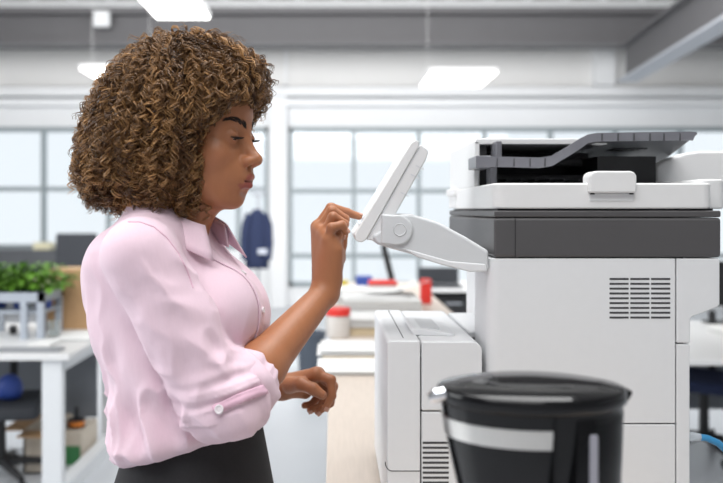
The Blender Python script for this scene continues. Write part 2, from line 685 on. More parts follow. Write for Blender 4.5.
def corner_panel(name, x0, x1, y0, y1, z0, z1, r, m, parent, bevel):
    bm = bmesh.new()
    pts = [(x0 + r - r * math.sin(math.pi / 2 * i / 8), y0 + r - r * math.cos(math.pi / 2 * i / 8)) for i in range(9)]
    pts = pts + [(x0, y1), (x1, y1), (x1, y0)]
    a = [bm.verts.new((p[0], p[1], z0)) for p in pts]
    b = [bm.verts.new((p[0], p[1], z1)) for p in pts]
    bm.faces.new(a)
    bm.faces.new(b[::-1])
    n = len(pts)
    for i in range(n):
        bm.faces.new((a[i], b[i], b[(i + 1) % n], a[(i + 1) % n]))
    return from_bm(name, bm, m, parent, bevel=bevel, segs=2)


box('chassis', 0.335, cx(686), YN + .012, YB - .01, CZ + .012, cz(256), M_slot, cop, bevel=0)
corner_panel('side_panel', cx(487.5), cx(675.4), YN, 1.56, cz(423.2), cz(258.5), 0.024, M_white, cop, 0.0015)
corner_panel('lower_panel', cx(487.5), cx(675.4), YN, 1.56, CZ + .018, cz(424.6), 0.024, M_white, cop, 0.0015)
prism('rear_column', [(cx(676.8), cz(258.5)), (cx(720), cz(258.5)), (cx(720), cz(305)), (cx(716), cz(308)), (cx(692), cz(317)), (cx(690.5), cz(320)), (cx(690.5), cz(343)),
                      (cx(676.8), cz(343))], YN, YB, M_white, cop, bevel=0.0025)
box('rear_post', cx(676.8), cx(690.3), YN + .001, YB, CZ + .018, cz(344.3), M_white, cop, bevel=0.0025)
box('rear_housing', 0.3255, cx(675), 1.562, YB, CZ + .018, cz(258.5), M_white, cop, bevel=0.004)
vs = []
for r in range(9):
    yv = 278 + r * 4.82
    for c in range(3):
        xv = 609.5 + c * 20.8
        vs.append((cx(xv), cx(xv + 19), YN - 0.0006, YN + 0.004, cz(yv + 1.9), cz(yv)))
boxes('exhaust_vent', vs, M_slot, cop)
for fx in (490, 680):
    for fy in (YN + .06, YB - .06):
        lathe('foot', [(.018, CZ), (.018, CZ + .02)], cx(fx), fy, M_dark, cop, n=16)
# scanner band
box('scanner_unit', cx(494), cx(721), YN - .002, 1.99, cz(257.5), cz(217.6), M_band, cop, bevel=0.006)
box('scanner_rim', cx(494.3), cx(721), YN - .001, 1.988, cz(217.2), cz(210.6), M_band, cop, bevel=0.003)
box('scanner_seam', cx(514.6), cx(515.4), YN - .0026, YN + .004, cz(257), cz(218), M_dark, cop, bevel=0)
box('lid_gap', cx(499), cx(716), YN + .012, 1.97, cz(211), cz(208.5), M_dark, cop, bevel=0)


# platen lid with rounded corner in plan
def rounded_plan(name, x0, x1, y0, y1, z0, z1, r, m, parent, bevel):
    bm = bmesh.new()
    pts = []
    for (qx, qy, a) in ((x0 + r, y0 + r, 180), (x1 - r, y0 + r, 270), (x1 - r, y1 - r, 0), (x0 + r, y1 - r, 90)):
        for i in range(7):
            an = math.radians(a + 90 * i / 6)
            pts.append((qx + r * math.cos(an), qy + r * math.sin(an)))
    a = [bm.verts.new((p[0], p[1], z0)) for p in pts]
    b = [bm.verts.new((p[0], p[1], z1)) for p in pts]
    bm.faces.new(a[::-1])
    bm.faces.new(b)
    n = len(pts)
    for i in range(n):
        bm.faces.new((a[i], a[(i + 1) % n], b[(i + 1) % n], b[i]))
    return from_bm(name, bm, m, parent, bevel=bevel)


rounded_plan('platen_lid', cx(494), cx(715), YN, 1.90, cz(208.8), cz(183), 0.022, M_white2, cop, 0.004)
box('lid_hinge_ledge', 0.278, 0.42, 1.86, 1.985, 1.483, 1.500, M_white2, cop, bevel=0.003)
box('lid_hinge_block', 0.284, 0.42, 1.87, 1.98, 1.455, 1.484, M_white2, cop, bevel=0.003)
lh = prism('lid_handle', [(cx(587.5), cz(193)), (cx(587.5), cz(176)), (cx(590), cz(172.5)), (cx(594), cz(171.3)), (cx(628), cz(171.3)), (cx(632), cz(172.5)), (cx(634), cz(176)), (cx(634), cz(193))],
           YN - .014, YN + .03, M_white2, cop, bevel=0.004)
box('handle_recess', cx(589), cx(633.5), YN - .0015, YN + .01, cz(201), cz(193.5), M_white, cop, bevel=0.001)
for hx in (590, 629):
    box('handle_hinge', cx(hx), cx(hx + 4), YN - .003, YN + .01, cz(194.5), cz(193), M_dark, cop, bevel=0)
# document feeder
FY0, FY1 = 1.64, 1.985
zt = CAMZ + (210 - 138.5) * FY0 / FPX
fl = 0.287
feeder = box('feeder_side', fl, fl + .012, FY0, FY1, cz(183) - .002, zt - .004, M_white2, cop, bevel=0.003)
prism('feeder_top', [(fl + .0005, zt - .006), (fl + .006, zt), (0.56, zt), (0.56, zt - .012), (fl + .0005, zt - .012)], FY0, FY1, M_white2, cop, bevel=0.002)
box('feeder_top_cover', fl + .03, 0.36, FY0 + .05, FY1 - .02, zt - .002, zt + .006, M_white2, cop, bevel=0.003)
boxes('feeder_cavity', [(fl + .012, 0.60, FY1 - .10, FY1 - .005, cz(183), zt - .012), (fl + .012, 0.028 + fl, FY0 + .012, FY1 - .1, cz(183), zt - .012),
                        (0.55, 0.672, FY0 + .03, FY1, cz(183), 1.562), (fl + .012, .55, FY0 + .06, FY1 - .1, cz(183), cz(179))], M_dark, cop)
tube('feed_roller', [(fl + .03, FY0 + .10, cz(172)), (0.55, FY0 + .10, cz(172))], 0.009, M_slot, cop, n=14)
tube('feed_roller', [(fl + .03, FY0 + .14, cz(150)), (0.55, FY0 + .14, cz(150))], 0.010, M_slot, cop, n=14)
boxes('guide_ribs', [(0.30 + i * .03, 0.304 + i * .03, FY0 + .03, FY0 + .12, cz(176), cz(173.5)) for i in range(9)], M_slot, cop)


# smoked tray
def tray():
    Y0, Y1 = 1.55, 1.90
    nearp = [(476, 157), (520, 158), (540, 158.5), (552, 156.5), (565, 149), (580, 139.5), (588, 135.5), (596, 134), (640, 133.2), (690, 132.6), (697, 133)]
    farp = [(476, 164), (520, 165), (540, 166), (552, 165.5), (565, 164), (580, 162), (588, 161), (596, 160), (620, 160), (650, 161), (660, 162)]
    t = cop
    bm = bmesh.new()
    top, bot = [], []
    for (a, b), (c, d) in zip(nearp, farp):
        p, q = P(a, b, Y0), P(c + (a - c) * 0.0, d, Y1)
        top.append((bm.verts.new(p), bm.verts.new(q)))
        bot.append((bm.verts.new(p - Vector((0, 0, .003))), bm.verts.new(q - Vector((0, 0, .003)))))
    for i in range(len(top) - 1):
        bm.faces.new((top[i][0], top[i + 1][0], top[i + 1][1], top[i][1]))
        bm.faces.new((bot[i][0], bot[i][1], bot[i + 1][1], bot[i + 1][0]))
        bm.faces.new((top[i][0], bot[i][0], bot[i + 1][0], top[i + 1][0]))
        bm.faces.new((top[i][1], top[i + 1][1], bot[i + 1][1], bot[i][1]))
    bm.faces.new((top[0][0], top[0][1], bot[0][1], bot[0][0]))
    bm.faces.new((top[-1][0], bot[-1][0], bot[-1][1], top[-1][1]))
    o = from_bm('document_tray', bm, M_smoke, t, sharp=25)
    # front lip
    bm = bmesh.new()
    prev = None
    for i, (a, b) in enumerate(nearp):
        hh = 10.5 if i < 6 else 8.5
        p, q = P(a, b - 1, Y0 - .003), P(a - (4 if i == len(nearp) - 1 else 0), b + hh - 1, Y0 - .001)
        cur = [bm.verts.new(p), bm.verts.new(q), bm.verts.new(q + Vector((0, .004, 0))), bm.verts.new(p + Vector((0, .004, 0)))]
        if prev:
            for k in range(4):
                bm.faces.new((prev[k], prev[(k + 1) % 4], cur[(k + 1) % 4], cur[k]))
        else:
            bm.faces.new(cur[::-1])
        prev = cur
    bm.faces.new(prev)
    from_bm('tray_lip', bm, M_lip, o, sharp=25)
    # ribs on the lip
    for a in (497, 514, 530, 545):
        p = P(a, 158, Y0 - .005)
        box('lip_rib', p.x, p.x + .0012, p.y, p.y + .006, p.z - .016, p.z, M_slot, o, bevel=0)
    for a in (602, 618, 634, 650, 664, 680):
        p = P(a, 133.5, Y0 - .005)
        box('lip_rib', p.x, p.x + .0015, p.y, p.y + .006, p.z - .014, p.z, M_slot, o, bevel=0)
    p = P(625, 150, 1.72)
    box('tray_label', p.x - .03, p.x + .04, 1.70, 1.76, p.z - .0, p.z + .003, M_dark, o, bevel=0)
    p = P(476, 168, Y0)
    box('tray_bracket', p.x, p.x + .03, Y0, Y0 + .09, p.z, p.z + .024, M_lip, o, bevel=0.002)
    p = P(490, 183, 1.58)
    box('tray_post', p.x, p.x + .014, 1.58, 1.62, cz(183) - .001, p.z + .05, M_lip, o, bevel=0.002)
    p = P(496, 158, 1.60)
    box('paper_guide', p.x, p.x + .012, 1.60, 1.66, p.z, p.z + .034, M_lip, o, bevel=0.002)


tray()
# white cover right of the tray
rc = []
for a, b in ((656, 183), (656, 167), (660, 164), (672, 158), (686, 153), (700, 151), (728, 151), (736, 154), (738, 183)):
    p = P(a, b, 1.75)
    rc.append((p.x, max(p.z, cz(183.5))))
prism('output_cover', rc, 1.75, 1.80, M_white2, cop, bevel=0.006)
rounded_plan('rear_cover', cx(713), cx(740), YN + .05, 1.97, cz(209), cz(178), 0.015, M_white2, cop, 0.004)

# control panel on its arm
arm = pxprism('panel_arm', [(400, 214), (412, 214), (438, 222), (466, 237), (489, 251), (489, 271), (470, 271), (442, 264), (418, 256), (392, 249), (376, 244), (372, 236), (384, 228), (392, 220)],
              YN, 0.17, M_arm, cop, bevel=0.006, segs=4)
pxprism('arm_underside', [(400, 247), (425, 254), (450, 261), (486, 264), (487.5, 271.5), (470, 272), (442, 265), (418, 257.5)], YN - .002, 0.174, M_white, arm, bevel=0.003)
pxprism('arm_shoulder', [(408, 218), (438, 222), (448, 227), (447, 232), (420, 226)], YN + .10, 0.09, M_arm, arm, bevel=0.004)
hp = []
for i in range(13):
    a = math.radians(-100 + 200 * i / 12)
    hp.append((397 + 16 * math.cos(a), 230 + 15.5 * math.sin(a)))
hp += [(381, 244), (382, 214)]
pxprism('panel_hinge', hp, YN - .008, 0.185, M_arm, cop, bevel=0.004)
c = P(399.5, 229.5, YN)
bm = bmesh.new()
n = 28
for (r0, r1, yy) in ((0.0, 0.0112, -0.0095), ):
    ring0 = [bm.verts.new((c.x + .0118 * math.cos(2 * math.pi * i / n), YN - .0086, c.z + .0118 * math.sin(2 * math.pi * i / n))) for i in range(n)]
    ring1 = [bm.verts.new((c.x + .0108 * math.cos(2 * math.pi * i / n), YN - .0098, c.z + .0108 * math.sin(2 * math.pi * i / n))) for i in range(n)]
    ring2 = [bm.verts.new((c.x + .0095 * math.cos(2 * math.pi * i / n), YN - .0086, c.z + .0095 * math.sin(2 * math.pi * i / n))) for i in range(n)]
    for A_, B_ in ((ring0, ring1), (ring1, ring2)):
        for i in range(n):
            bm.faces.new((A_[i], A_[(i + 1) % n], B_[(i + 1) % n], B_[i]))
    bm.faces.new(ring2)
from_bm('hinge_cap', bm, M_arm, cop)
PD = 0.27
bez = pxprism('control_panel', [(355, 239), (354.5, 235), (411, 143), (416, 139.5), (419.5, 142), (418.5, 147), (366, 240), (362, 242.5), (357, 241.5)], YN + .005, PD, M_white2, cop, bevel=0.0022)
pxprism('panel_shell', [(366, 239.5), (418.7, 146), (421, 144.5), (427.5, 149), (428.5, 153), (426, 160), (398, 210), (388, 228), (383, 240), (377, 243.5), (372, 240.5)], YN + .008, PD - .006, M_white2, bez, bevel=0.003)
for (a, b, a2, b2) in ((416, 165, 424, 169), (411, 174, 419.5, 178), (401, 192, 409, 196)):
    pxprism('shell_groove', [(a, b), (a2, b2), (a2 - .4, b2 + .8), (a - .4, b + .8)], YN + .0074, 0.002, M_arm, bez, bevel=0)
pxprism('panel_groove', [(367.2, 240), (419.4, 146.6), (420, 147), (368, 240.4)], YN + .0072, 0.003, M_arm, bez, bevel=0)
nx_, nz_ = -0.851, 0.525
sp = []
for a, b in ((361, 224.8), (407, 149.9)):
    p = P(a, b, YN)
    sp.append((p.x, p.z))
prism('touch_screen', [(sp[0][0] + nx_ * .0012, sp[0][1] + nz_ * .0012), (sp[1][0] + nx_ * .0012, sp[1][1] + nz_ * .0012), (sp[1][0] - nx_ * .002, sp[1][1] - nz_ * .002), (sp[0][0] - nx_ * .002, sp[0][1] - nz_ * .002)],
      YN + .03, YN + PD - .02, M_screen, bez, bevel=0)

# paper unit at the left (bypass deck)
XL, XM, XR = cx(387), cx(421), cx(482.5)
ZT = cz(353)


def round_top(x0, x1, z0, z1, rl, rr):
    pts = [(x0, z0)]
    for i in range(9):
        a = math.pi - (math.pi / 2) * i / 8
        pts.append((x0 + rl + rl * math.cos(a), z1 - rl + rl * math.sin(a)))
    for i in range(9):
        a = math.pi / 2 - (math.pi / 2) * i / 8
        pts.append((x1 - rr + rr * math.cos(a), z1 - rr + rr * math.sin(a)))
    pts.append((x1, z0))
    return pts


deck = prism('paper_deck', round_top(XL, XM - .0012, CZ + .015, ZT + .022, .008, .003), YN, 1.87, M_white, cop, bevel=0.010, segs=5)
dr = prism('deck_door', round_top(XM + .0012, XR, cz(411), ZT + .020, .003, .018), YN + .002, 1.87, M_white, cop, bevel=0.008, segs=4)
box('deck_lower_panel', XM + .0012, XR, YN + .004, 1.87, CZ + .015, cz(412.5), M_white, cop, bevel=0.003)
box('deck_core', XL + .02, XR - .01, YN + .015, 1.85, CZ + .012, ZT - .01, M_slot, cop, bevel=0)
boxes('deck_vent', [(cx(423), cx(449), YN + .0032, YN + .008, cz(442.3 + 5 * i + 2), cz(442.3 + 5 * i)) for i in range(16)], M_slot, cop)
box('deck_seam', cx(404.3), cx(405.2), YN + .03, 1.86, ZT + .0215, ZT + .0224, M_slot, deck, bevel=0)
sg = []
for i in range(10):
    a = math.radians(180 + 90 * i / 9)
    sg.append((cx(392) + .012 * math.cos(a), cz(462) + .016 * math.sin(a)))
tube('deck_panel_line', [(p[0], YN - .0002, p[1]) for p in sg] + [(XM - .002, YN - .0002, cz(462) - .016)], 0.0008, M_slot, deck, n=6)
gd = prism('paper_guide_handle', [(cx(418), ZT + .020), (cx(414), ZT + .030), (cx(417), ZT + .034), (cx(440), ZT + .030), (cx(462), ZT + .022), (cx(458), ZT + .018)], 1.50, 1.66, M_white, deck, bevel=0.004)
box('guide_inset', cx(420), cx(446), 1.515, 1.645, ZT + .0275, ZT + .0325, M_arm, gd, bevel=0.001)
box('deck_bridge', XR + .001, 0.3245, 1.575, 1.87, CZ + .015, ZT + .016, M_white, cop, bevel=0.004)
box('deck_latch', 0.270, 0.283, 1.562, 1.574, ZT - .012, ZT + .006, M_slot, cop, bevel=0.001)

# ------------------------------------------------------------------ coffee maker
CY = 0.88
K = CY / FPX


def kx(px):
    return (px - VPX) * K


def kz(py):
    return CAMZ + (VPY - py) * K


ccx, ccy = kx(530.5), CY
cm = thing('coffee_maker', 'glossy black coffee maker with domed lid and steel band in front of the copier', 'coffee maker', (ccx, ccy, CZ))
R0 = 0.1015
rimz = kz(396.5)
OV = 0.74
lathe('base', [(0.098, CZ), (0.104, CZ + .004), (0.104, CZ + .028), (0.098, CZ + .034)], ccx, ccy, M_glossblack, cm, n=56, ey=OV)
lathe('warming_plate', [(0.075, CZ + .033), (0.075, CZ + .037)], ccx - .012, ccy, M_dark, cm, n=40, ey=OV)
# rear water column: a half-round tower on the right
bm = bmesh.new()
prof = [(0.094, CZ + .03), (0.0945, rimz - .20), (0.097, rimz - .08), (0.0995, rimz - .012), (0.0985, rimz - .008)]
add_lathe(bm, prof, ccx, ccy, 40, ey=OV, a0=math.radians(-72), a1=math.radians(72))
# close the flat side
bm.verts.ensure_lookup_table()
n1 = 41
loopa = [bm.verts[k * n1] for k in range(len(prof))]
loopb = [bm.verts[k * n1 + 40] for k in range(len(prof))]
for k in range(len(prof) - 1):
    bm.faces.new((loopa[k], loopa[k + 1], loopb[k + 1], loopb[k]))
bm.faces.new([bm.verts[(len(prof) - 1) * n1 + i] for i in range(41)])
from_bm('water_tank', bm, M_glossblack, cm)
box('reflection_strip', ccx + .044, ccx + .053, ccy - .0668, ccy - .05, CZ + .06, rimz - .024, mat('grey_reflection', (0.35, 0.35, 0.40), 0.15, noise=0.03), cm, bevel=0.002)  # reflected light streak on the tank, built as a pale grey strip
lathe('filter_basket', [(0.050, rimz - .150), (0.066, rimz - .142), (0.078, rimz - .11), (0.086, rimz - .075), (0.092, rimz - .048), (0.0965, rimz - .02), (0.0992, rimz - .004), (0.097, rimz - .002)], ccx, ccy, M_glossblack, cm, n=64, ey=OV)
bp_ = [(0.0952, rimz - .0385), (0.0984, rimz - .0185), (0.0965, rimz - .0185), (0.0930, rimz - .0385)]
bm = bmesh.new()
add_lathe(bm, bp_ + [bp_[0]], ccx, ccy, 40, ey=OV, a0=math.radians(150), a1=math.radians(273), close=False)
from_bm('steel_band', bm, M_steel, cm)
box('basket_edge', ccx + .006, ccx + .009, ccy - .0745, ccy - .066, rimz - .14, rimz - .006, M_glossblack, cm, bevel=0.001)
lid = lathe('lid', [(0.0995, rimz - .004), (0.1030, rimz - .001), (0.1030, rimz + .0085), (0.1022, rimz + .0112), (0.0995, rimz + .0130), (0.075, rimz + .0175), (0.045, rimz + .0195), (0.018, rimz + .020), (0.004, rimz + .020)], ccx, ccy, M_glossblack, cm, n=72, sharp=50, ey=OV)
tube('lid_tab', [(ccx - .098, ccy - .02, rimz + .008), (ccx - .108, ccy - .022, rimz + .006), (ccx - .114, ccy - .022, rimz + .003)], [.008, .008, .005], M_chrome, lid, n=12)
tube('hinge_lug', [(ccx + .09, ccy + .015, rimz + .006), (ccx + .105, ccy + .012, rimz + .002), (ccx + .113, ccy + .01, rimz - .002)], [.007, .007, .006], M_glossblack, cm, n=12)
M_carafe = mat('carafe_glass', (0.06, 0.05, 0.045), 0.05, trans=0.6, noise=0.0)
cf = lathe('carafe', [(0.055, CZ + .038), (0.070, CZ + .05), (0.076, CZ + .09), (0.070, CZ + .13), (0.05, CZ + .165), (0.046, CZ + .18)], ccx - .014, ccy, M_carafe, cm, n=48)
tube('carafe_handle', [(ccx - .06, ccy - .04, CZ + .165), (ccx - .105, ccy - .07, CZ + .16), (ccx - .115, ccy - .075, CZ + .11), (ccx - .08, ccy - .05, CZ + .07)], .008, M_glossblack, cf, n=10)

# ------------------------------------------------------------------ the woman at the copier
rng = random.Random(7)
nrg = np.random.default_rng(11)
HO = np.array([-0.235, 1.40, 1.576])           # head origin: between the ears at eye level
yaw, pit = math.radians(-20), math.radians(1)
Rz = np.array([[math.cos(yaw), -math.sin(yaw), 0], [math.sin(yaw), math.cos(yaw), 0], [0, 0, 1]])
Ry = np.array([[math.cos(pit), 0, math.sin(pit)], [0, 1, 0], [-math.sin(pit), 0, math.cos(pit)]])
HR = Rz @ Ry
HF = (HR, HO)


def hw(p):
    return Vector(HO + HR @ np.array(p))


def hlocal(V):
    return (V - HO) @ HR


# --- joints
SR = P(139, 254, 1.235)
ER = P(229, 403, 1.265)
WR = P(325, 293, 1.455)
SL = Vector((-0.280, 1.552, SR.z - .008))
EL = Vector((-0.335, 1.655, 1.115))
WL = P(281, 387, 1.60)

body = Sculpt(axis((-0.47, -0.28, .005), (-0.28, 0.075, .0022)),
              axis((1.10, 1.30, .004), (1.30, 1.66, .0022), (1.66, 1.76, .005)),
              axis((-0.005, 0.12, .006), (0.12, 0.98, .012), (0.98, 1.02, .005), (1.02, 1.72, .0022)))
# head
H = dict(frame=HF)
body.ell((-.010, 0, .038), (.098, .074, .083), **H)
body.ell((.030, 0, .045), (.063, .062, .052), k=.02, **H)
body.ell((.032, 0, -.030), (.058, .061, .082), k=.02, **H)
body.ell((.030, 0, -.074), (.053, .050, .040), k=.025, **H)
body.ell((.066, 0, -.107), (.018, .021, .016), k=.022, **H)
for s in (-1, 1):
    body.cap((-.012, s * .056, -.055), (.050, s * .028, -.102), .016, .014, k=.02, **H)
    body.ell((.052, s * .042, -.030), (.026, .020, .022), k=.022, **H)
    body.cap((.080, s * .010, .014), (.066, s * .042, .013), .011, .010, k=.018, **H)
body.ell((.074, 0, -.066), (.024, .031, .026), k=.022, **H)
for s in (-1, 1):
    body.ell((.098, s * .033, .000), (.019, .0185, .0135), k=.016, sub=True, **H)
# nose
body.cap((.083, 0, .006), (.106, 0, -.036), .0080, .0098, k=.014, **H)
body.ell((.1095, 0, -.039), (.0110, .0118, .0100), k=.008, **H)
for s in (-1, 1):
    body.ell((.097, s * .0145, -.042), (.0125, .0080, .0092), k=.005, **H)
    body.ell((.1025, s * .0078, -.0510), (.0065, .0042, .0046), k=.002, sub=True, **H)
body.cap((.095, 0, -.054), (.097, 0, -.064), .0025, .003, k=.008, **H)
# lips
UL = [(.0785, -.0250, -.0755), (.0905, -.0130, -.0700), (.0985, -.0042, -.0675), (.0978, 0, -.0687), (.0985, .0042, -.0675), (.0905, .0130, -.0700), (.0785, .0250, -.0755)]
LL = [(.0785, -.0240, -.0765), (.0895, -.0120, -.0818), (.0960, 0, -.0832), (.0895, .0120, -.0818), (.0785, .0240, -.0765)]
for L, rr in ((UL, .0056), (LL, .0068)):
    for a, b in zip(L[:-1], L[1:]):
        ra = rr * (.55 if abs(a[1]) > .02 else 1)
        rb = rr * (.55 if abs(b[1]) > .02 else 1)
        body.cap(a, b, ra, rb, k=.004, **H)
ML = [(.0800, -.026, -.0760), (.0950, -.012, -.0755), (.1030, 0, -.0757), (.0950, .012, -.0755), (.0800, .026, -.0760)]
for a, b in zip(ML[:-1], ML[1:]):
    body.cap(a, b, .0011, k=.003, sub=True, **H)
body.ell((.0945, 0, -.0945), (.008, .014, .005), k=.010, sub=True, **H)
# eyes: lowered lids over the balls
EYE = [(.0755, s * .0315, .0) for s in (-1, 1)]
for e in EYE:
    body.ell(e, (.0140, .0155, .0135), k=.004, **H)
    a = (e[0] + .0135, e[1], e[2] - .0050)
    body.ell((e[0] + .0125, e[1], e[2] - .0052), (.0050, .0135, .0023), k=.001, sub=True, **H)
    body.cap((e[0] + .0095, e[1] - .012, e[2] + .0062), (e[0] + .0115, e[1] + .010, e[2] + .0068), .0008, k=.003, sub=True, **H)
for s in (-1, 1):
    body.ell((-.012, s * .074, -.012), (.018, .007, .030), k=.006, **H)
# neck and trunk under the clothes
nb = Vector((-0.288, 1.40, 1.395))
body.cap(nb, hw((-.012, 0, -.055)), .058, .050, k=.02)
body.cap(hw((.018, 0, -.085)), nb + Vector((.03, -.005, .03)), .030, .030, k=.03)
psi = math.radians(-22)
TF = np.array([math.cos(psi), math.sin(psi), 0])
TR = np.array([math.sin(psi), -math.cos(psi), 0])
body.cap(SR + Vector((-.01, .03, -.012)), nb + Vector((-.01, 0, -.01)), .040, .042, k=.03)
body.cap(SL + Vector((-.01, -.03, -.012)), nb + Vector((-.01, 0, -.01)), .040, .042, k=.03)
body.ell((-.29, 1.405, 1.26), (.088, .115, .15), k=.04)
body.ell((-.255, 1.405, 1.08), (.095, .125, .15), k=.04)
body.ell((-.250, 1.41, .93), (.105, .145, .14), k=.04)
for s in (-1, 1):
    hip = Vector((-.25, 1.41 + s * .08, .90))
    knee = Vector((-.235, 1.41 + s * .085, .50))
    ank = Vector((-.265, 1.41 + s * .09, .09))
    body.cap(hip, knee, .078, .052, k=.03)
    body.cap(knee, ank, .050, .034, k=.02)
    body.cap(ank + Vector((0, 0, -.035)), ank + Vector((.13, -.02, -.058)), .034, .026, k=.02)
# arms
for (S_, E_, W_) in ((SR, ER, WR), (SL, EL, WL)):
    body.cap(S_, E_, .046, .039, k=.02)
    m_ = E_.lerp(W_, .30)
    body.cap(E_, m_, .040, .0405, k=.015)
    body.cap(m_, W_, .0400, .0235, k=.015)


def hand(wrist, palm_r, mcps, fingers, thumb, extra, fr):
    g = Sculpt(*body.ax)
    for q, r1 in zip(mcps, palm_r):
        g.cap(wrist, q, .0195, r1, k=.012)
    for a, b in zip(mcps[:-1], mcps[1:]):
        g.cap(a, b, .0105, k=.008)
    for a, b, r1, r2 in extra:
        g.cap(a, b, r1, r2, k=.012)
    for f, rr in zip(fingers, fr):
        tmp = Sculpt(*body.ax)
        for i in range(len(f) - 1):
            tmp.cap(f[i], f[i + 1], rr[i], rr[i + 1], k=.003)
        g.F = smin(g.F, tmp.F, .0032)
    tmp = Sculpt(*body.ax)
    for i in range(len(thumb[0]) - 1):
        tmp.cap(thumb[0][i], thumb[0][i + 1], thumb[1][i], thumb[1][i + 1], k=.006)
    g.F = smin(g.F, tmp.F, .006)
    return g.F


def smin(a, b, k):
    i = (a < .05) | (b < .05)
    out = np.minimum(a, b)
    ai, bi = a[i], b[i]
    h = np.maximum(k - np.abs(ai - bi), 0) / k
    out[i] = np.minimum(ai, bi) - h * h * k * .25
    return out


# right hand, index reaching for the screen
RI = [P(318, 227, 1.487), P(331, 208, 1.490), P(347, 212.5, 1.507), P(359.0, 216.5, 1.517)]
RM = [P(320, 230, 1.472), P(332, 211, 1.470), P(345, 219, 1.482), P(344, 231, 1.484)]
RG = [P(325, 234, 1.455), P(333, 217, 1.449), P(344.5, 224, 1.458), P(342, 236, 1.462)]
RP = [P(329, 240, 1.438), P(331.5, 227.5, 1.430), P(342, 225, 1.436), P(345.5, 231, 1.441)]
fr = [(.0105, .0098, .0084, .0068), (.0108, .0100, .0086, .0070), (.0103, .0095, .0082, .0068), (.0094, .0088, .0080, .0068)]
Fh = hand(WR, (.0135, .0135, .013, .0125), [f[0] for f in (RI, RM, RG, RP)], [RI, RM, RG, RP],
          ([P(329, 276, 1.470), P(338, 258, 1.490), P(341, 244, 1.497), P(344, 234, 1.500)], (.016, .0135, .0105, .0085)),
          [(P(333, 281, 1.452), P(335, 250, 1.440), .0165, .0150), (P(332, 279, 1.465), P(338, 254, 1.478), .0165, .0140), (P(334, 262, 1.460), P(337, 240, 1.466), .0140, .0120), (P(331, 244, 1.446), P(338, 234, 1.452), .0110, .0085)], fr)
body.F = smin(body.F, Fh, .012)
# left hand, relaxed and half closed
LI = [P(316, 374, 1.572), P(331, 380, 1.562), P(332, 396, 1.556), P(325.5, 408, 1.552)]
LM = [P(318, 374, 1.594), P(333, 386, 1.586), P(330, 403, 1.580), P(318, 412, 1.575)]
LG = [P(315, 378, 1.613), P(328, 391, 1.606), P(321, 407, 1.600), P(310, 410, 1.596)]
LP = [P(309, 383, 1.628), P(319, 395, 1.624), P(312, 404.5, 1.618), P(304.5, 405.5, 1.614)]
Fh = hand(WL, (.0140, .0140, .0135, .0125), [f[0] for f in (LI, LM, LG, LP)], [LI, LM, LG, LP],
          ([P(290, 385, 1.575), P(301, 384, 1.553), P(313, 389, 1.538), P(322.5, 395, 1.532)], (.0165, .0135, .0115, .0088)),
          [(P(290, 388, 1.60), P(305, 392, 1.615), .018, .014)], fr)
body.F = smin(body.F, Fh, .012)
V, Q = body.mesh()
V = smooth_mesh(V, Q, 1, .45)
del body, Fh

person = thing('person', 'woman in a pink rolled-sleeve shirt tapping the copier control panel', 'person', (-0.25, 1.41, 0))
me = fast_mesh('body', V, Q)
ob_body = link('body', me, None, person, sharp=0)
# skin tones: lips, nails and knuckles carry their own colour
n = len(V)
colr = np.tile(np.array([0.40, 0.165, 0.078, 1.0]), (n, 1))
lv = hlocal(V)


def segdist(Vv, pts):
    d = np.full(len(Vv), 9.0)
    for a, b in zip(pts[:-1], pts[1:]):
        a, b = np.array(a, float), np.array(b, float)
        ba = b - a
        h = np.clip(((Vv - a) @ ba) / (ba @ ba), 0, 1)
        d = np.minimum(d, np.linalg.norm(Vv - a - h[:, None] * ba, axis=1))
    return d


def blend(mask, c):
    global colr
    m = np.clip(mask, 0, 1)[:, None]
    colr[:, :3] = colr[:, :3] * (1 - m) + np.array(c) * m


hd = (V[:, 2] > 1.44)
dl = np.minimum(segdist(lv, UL) - .0068, segdist(lv, LL) - .0082)
blend(np.where(hd, np.clip(-dl / .0012 + .6, 0, 1), 0) * .88, (.29, .068, .060))
dm = segdist(lv, ML)
blend(np.where(hd, np.clip(1 - dm / .0022, 0, 1), 0) * .8, (.10, .03, .025))
for s in (-1, 1):
    dn = np.linalg.norm((lv - np.array((.060, s * .046, -.035))) / np.array((.03, .03, .02)), axis=1)
    blend(np.where(hd, np.clip(1 - dn, 0, 1), 0) * .35, (.42, .15, .085))
for f in (RI, RM, RG, RP, LI, LM, LG, LP):
    for j in (1, 2):
        dk = np.linalg.norm(V - np.array(f[j]), axis=1)
        blend(np.clip(1.6 - dk / .0105, 0, 1) * .25, (.22, .085, .045))
ca = me.color_attributes.new('skin_color', 'FLOAT_COLOR', 'POINT')
ca.data.foreach_set('color', colr.astype(np.float32).ravel())
M_skin = mat('brown_skin', (.40, .165, .078), 0.43, spec=0.4, noise=0.0, sss=0.12, bump=0.12, bscale=420)
nt = M_skin.node_tree
at = nt.nodes.new('ShaderNodeAttribute')
at.attribute_name = 'skin_color'
nz = nt.nodes.new('ShaderNodeTexNoise')
nz.inputs['Scale'].default_value = 45
mx = nt.nodes.new('ShaderNodeMix')
mx.data_type = 'RGBA'
mx.blend_type = 'MULTIPLY'
mx.inputs['Factor'].default_value = 1.0
rp = nt.nodes.new('ShaderNodeMapRange')
rp.inputs['To Min'].default_value = 0.92
rp.inputs['To Max'].default_value = 1.06
nt.links.new(nz.outputs['Fac'], rp.inputs['Value'])
nt.links.new(at.outputs['Color'], mx.inputs['A'])
nt.links.new(rp.outputs['Result'], mx.inputs['B'])
nt.links.new(mx.outputs['Result'], nt.nodes['Principled BSDF'].inputs['Base Color'])
me.materials.append(M_skin)

deps_bvh = BVHTree.FromPolygons([Vector(v) for v in V], [tuple(q) for q in Q])
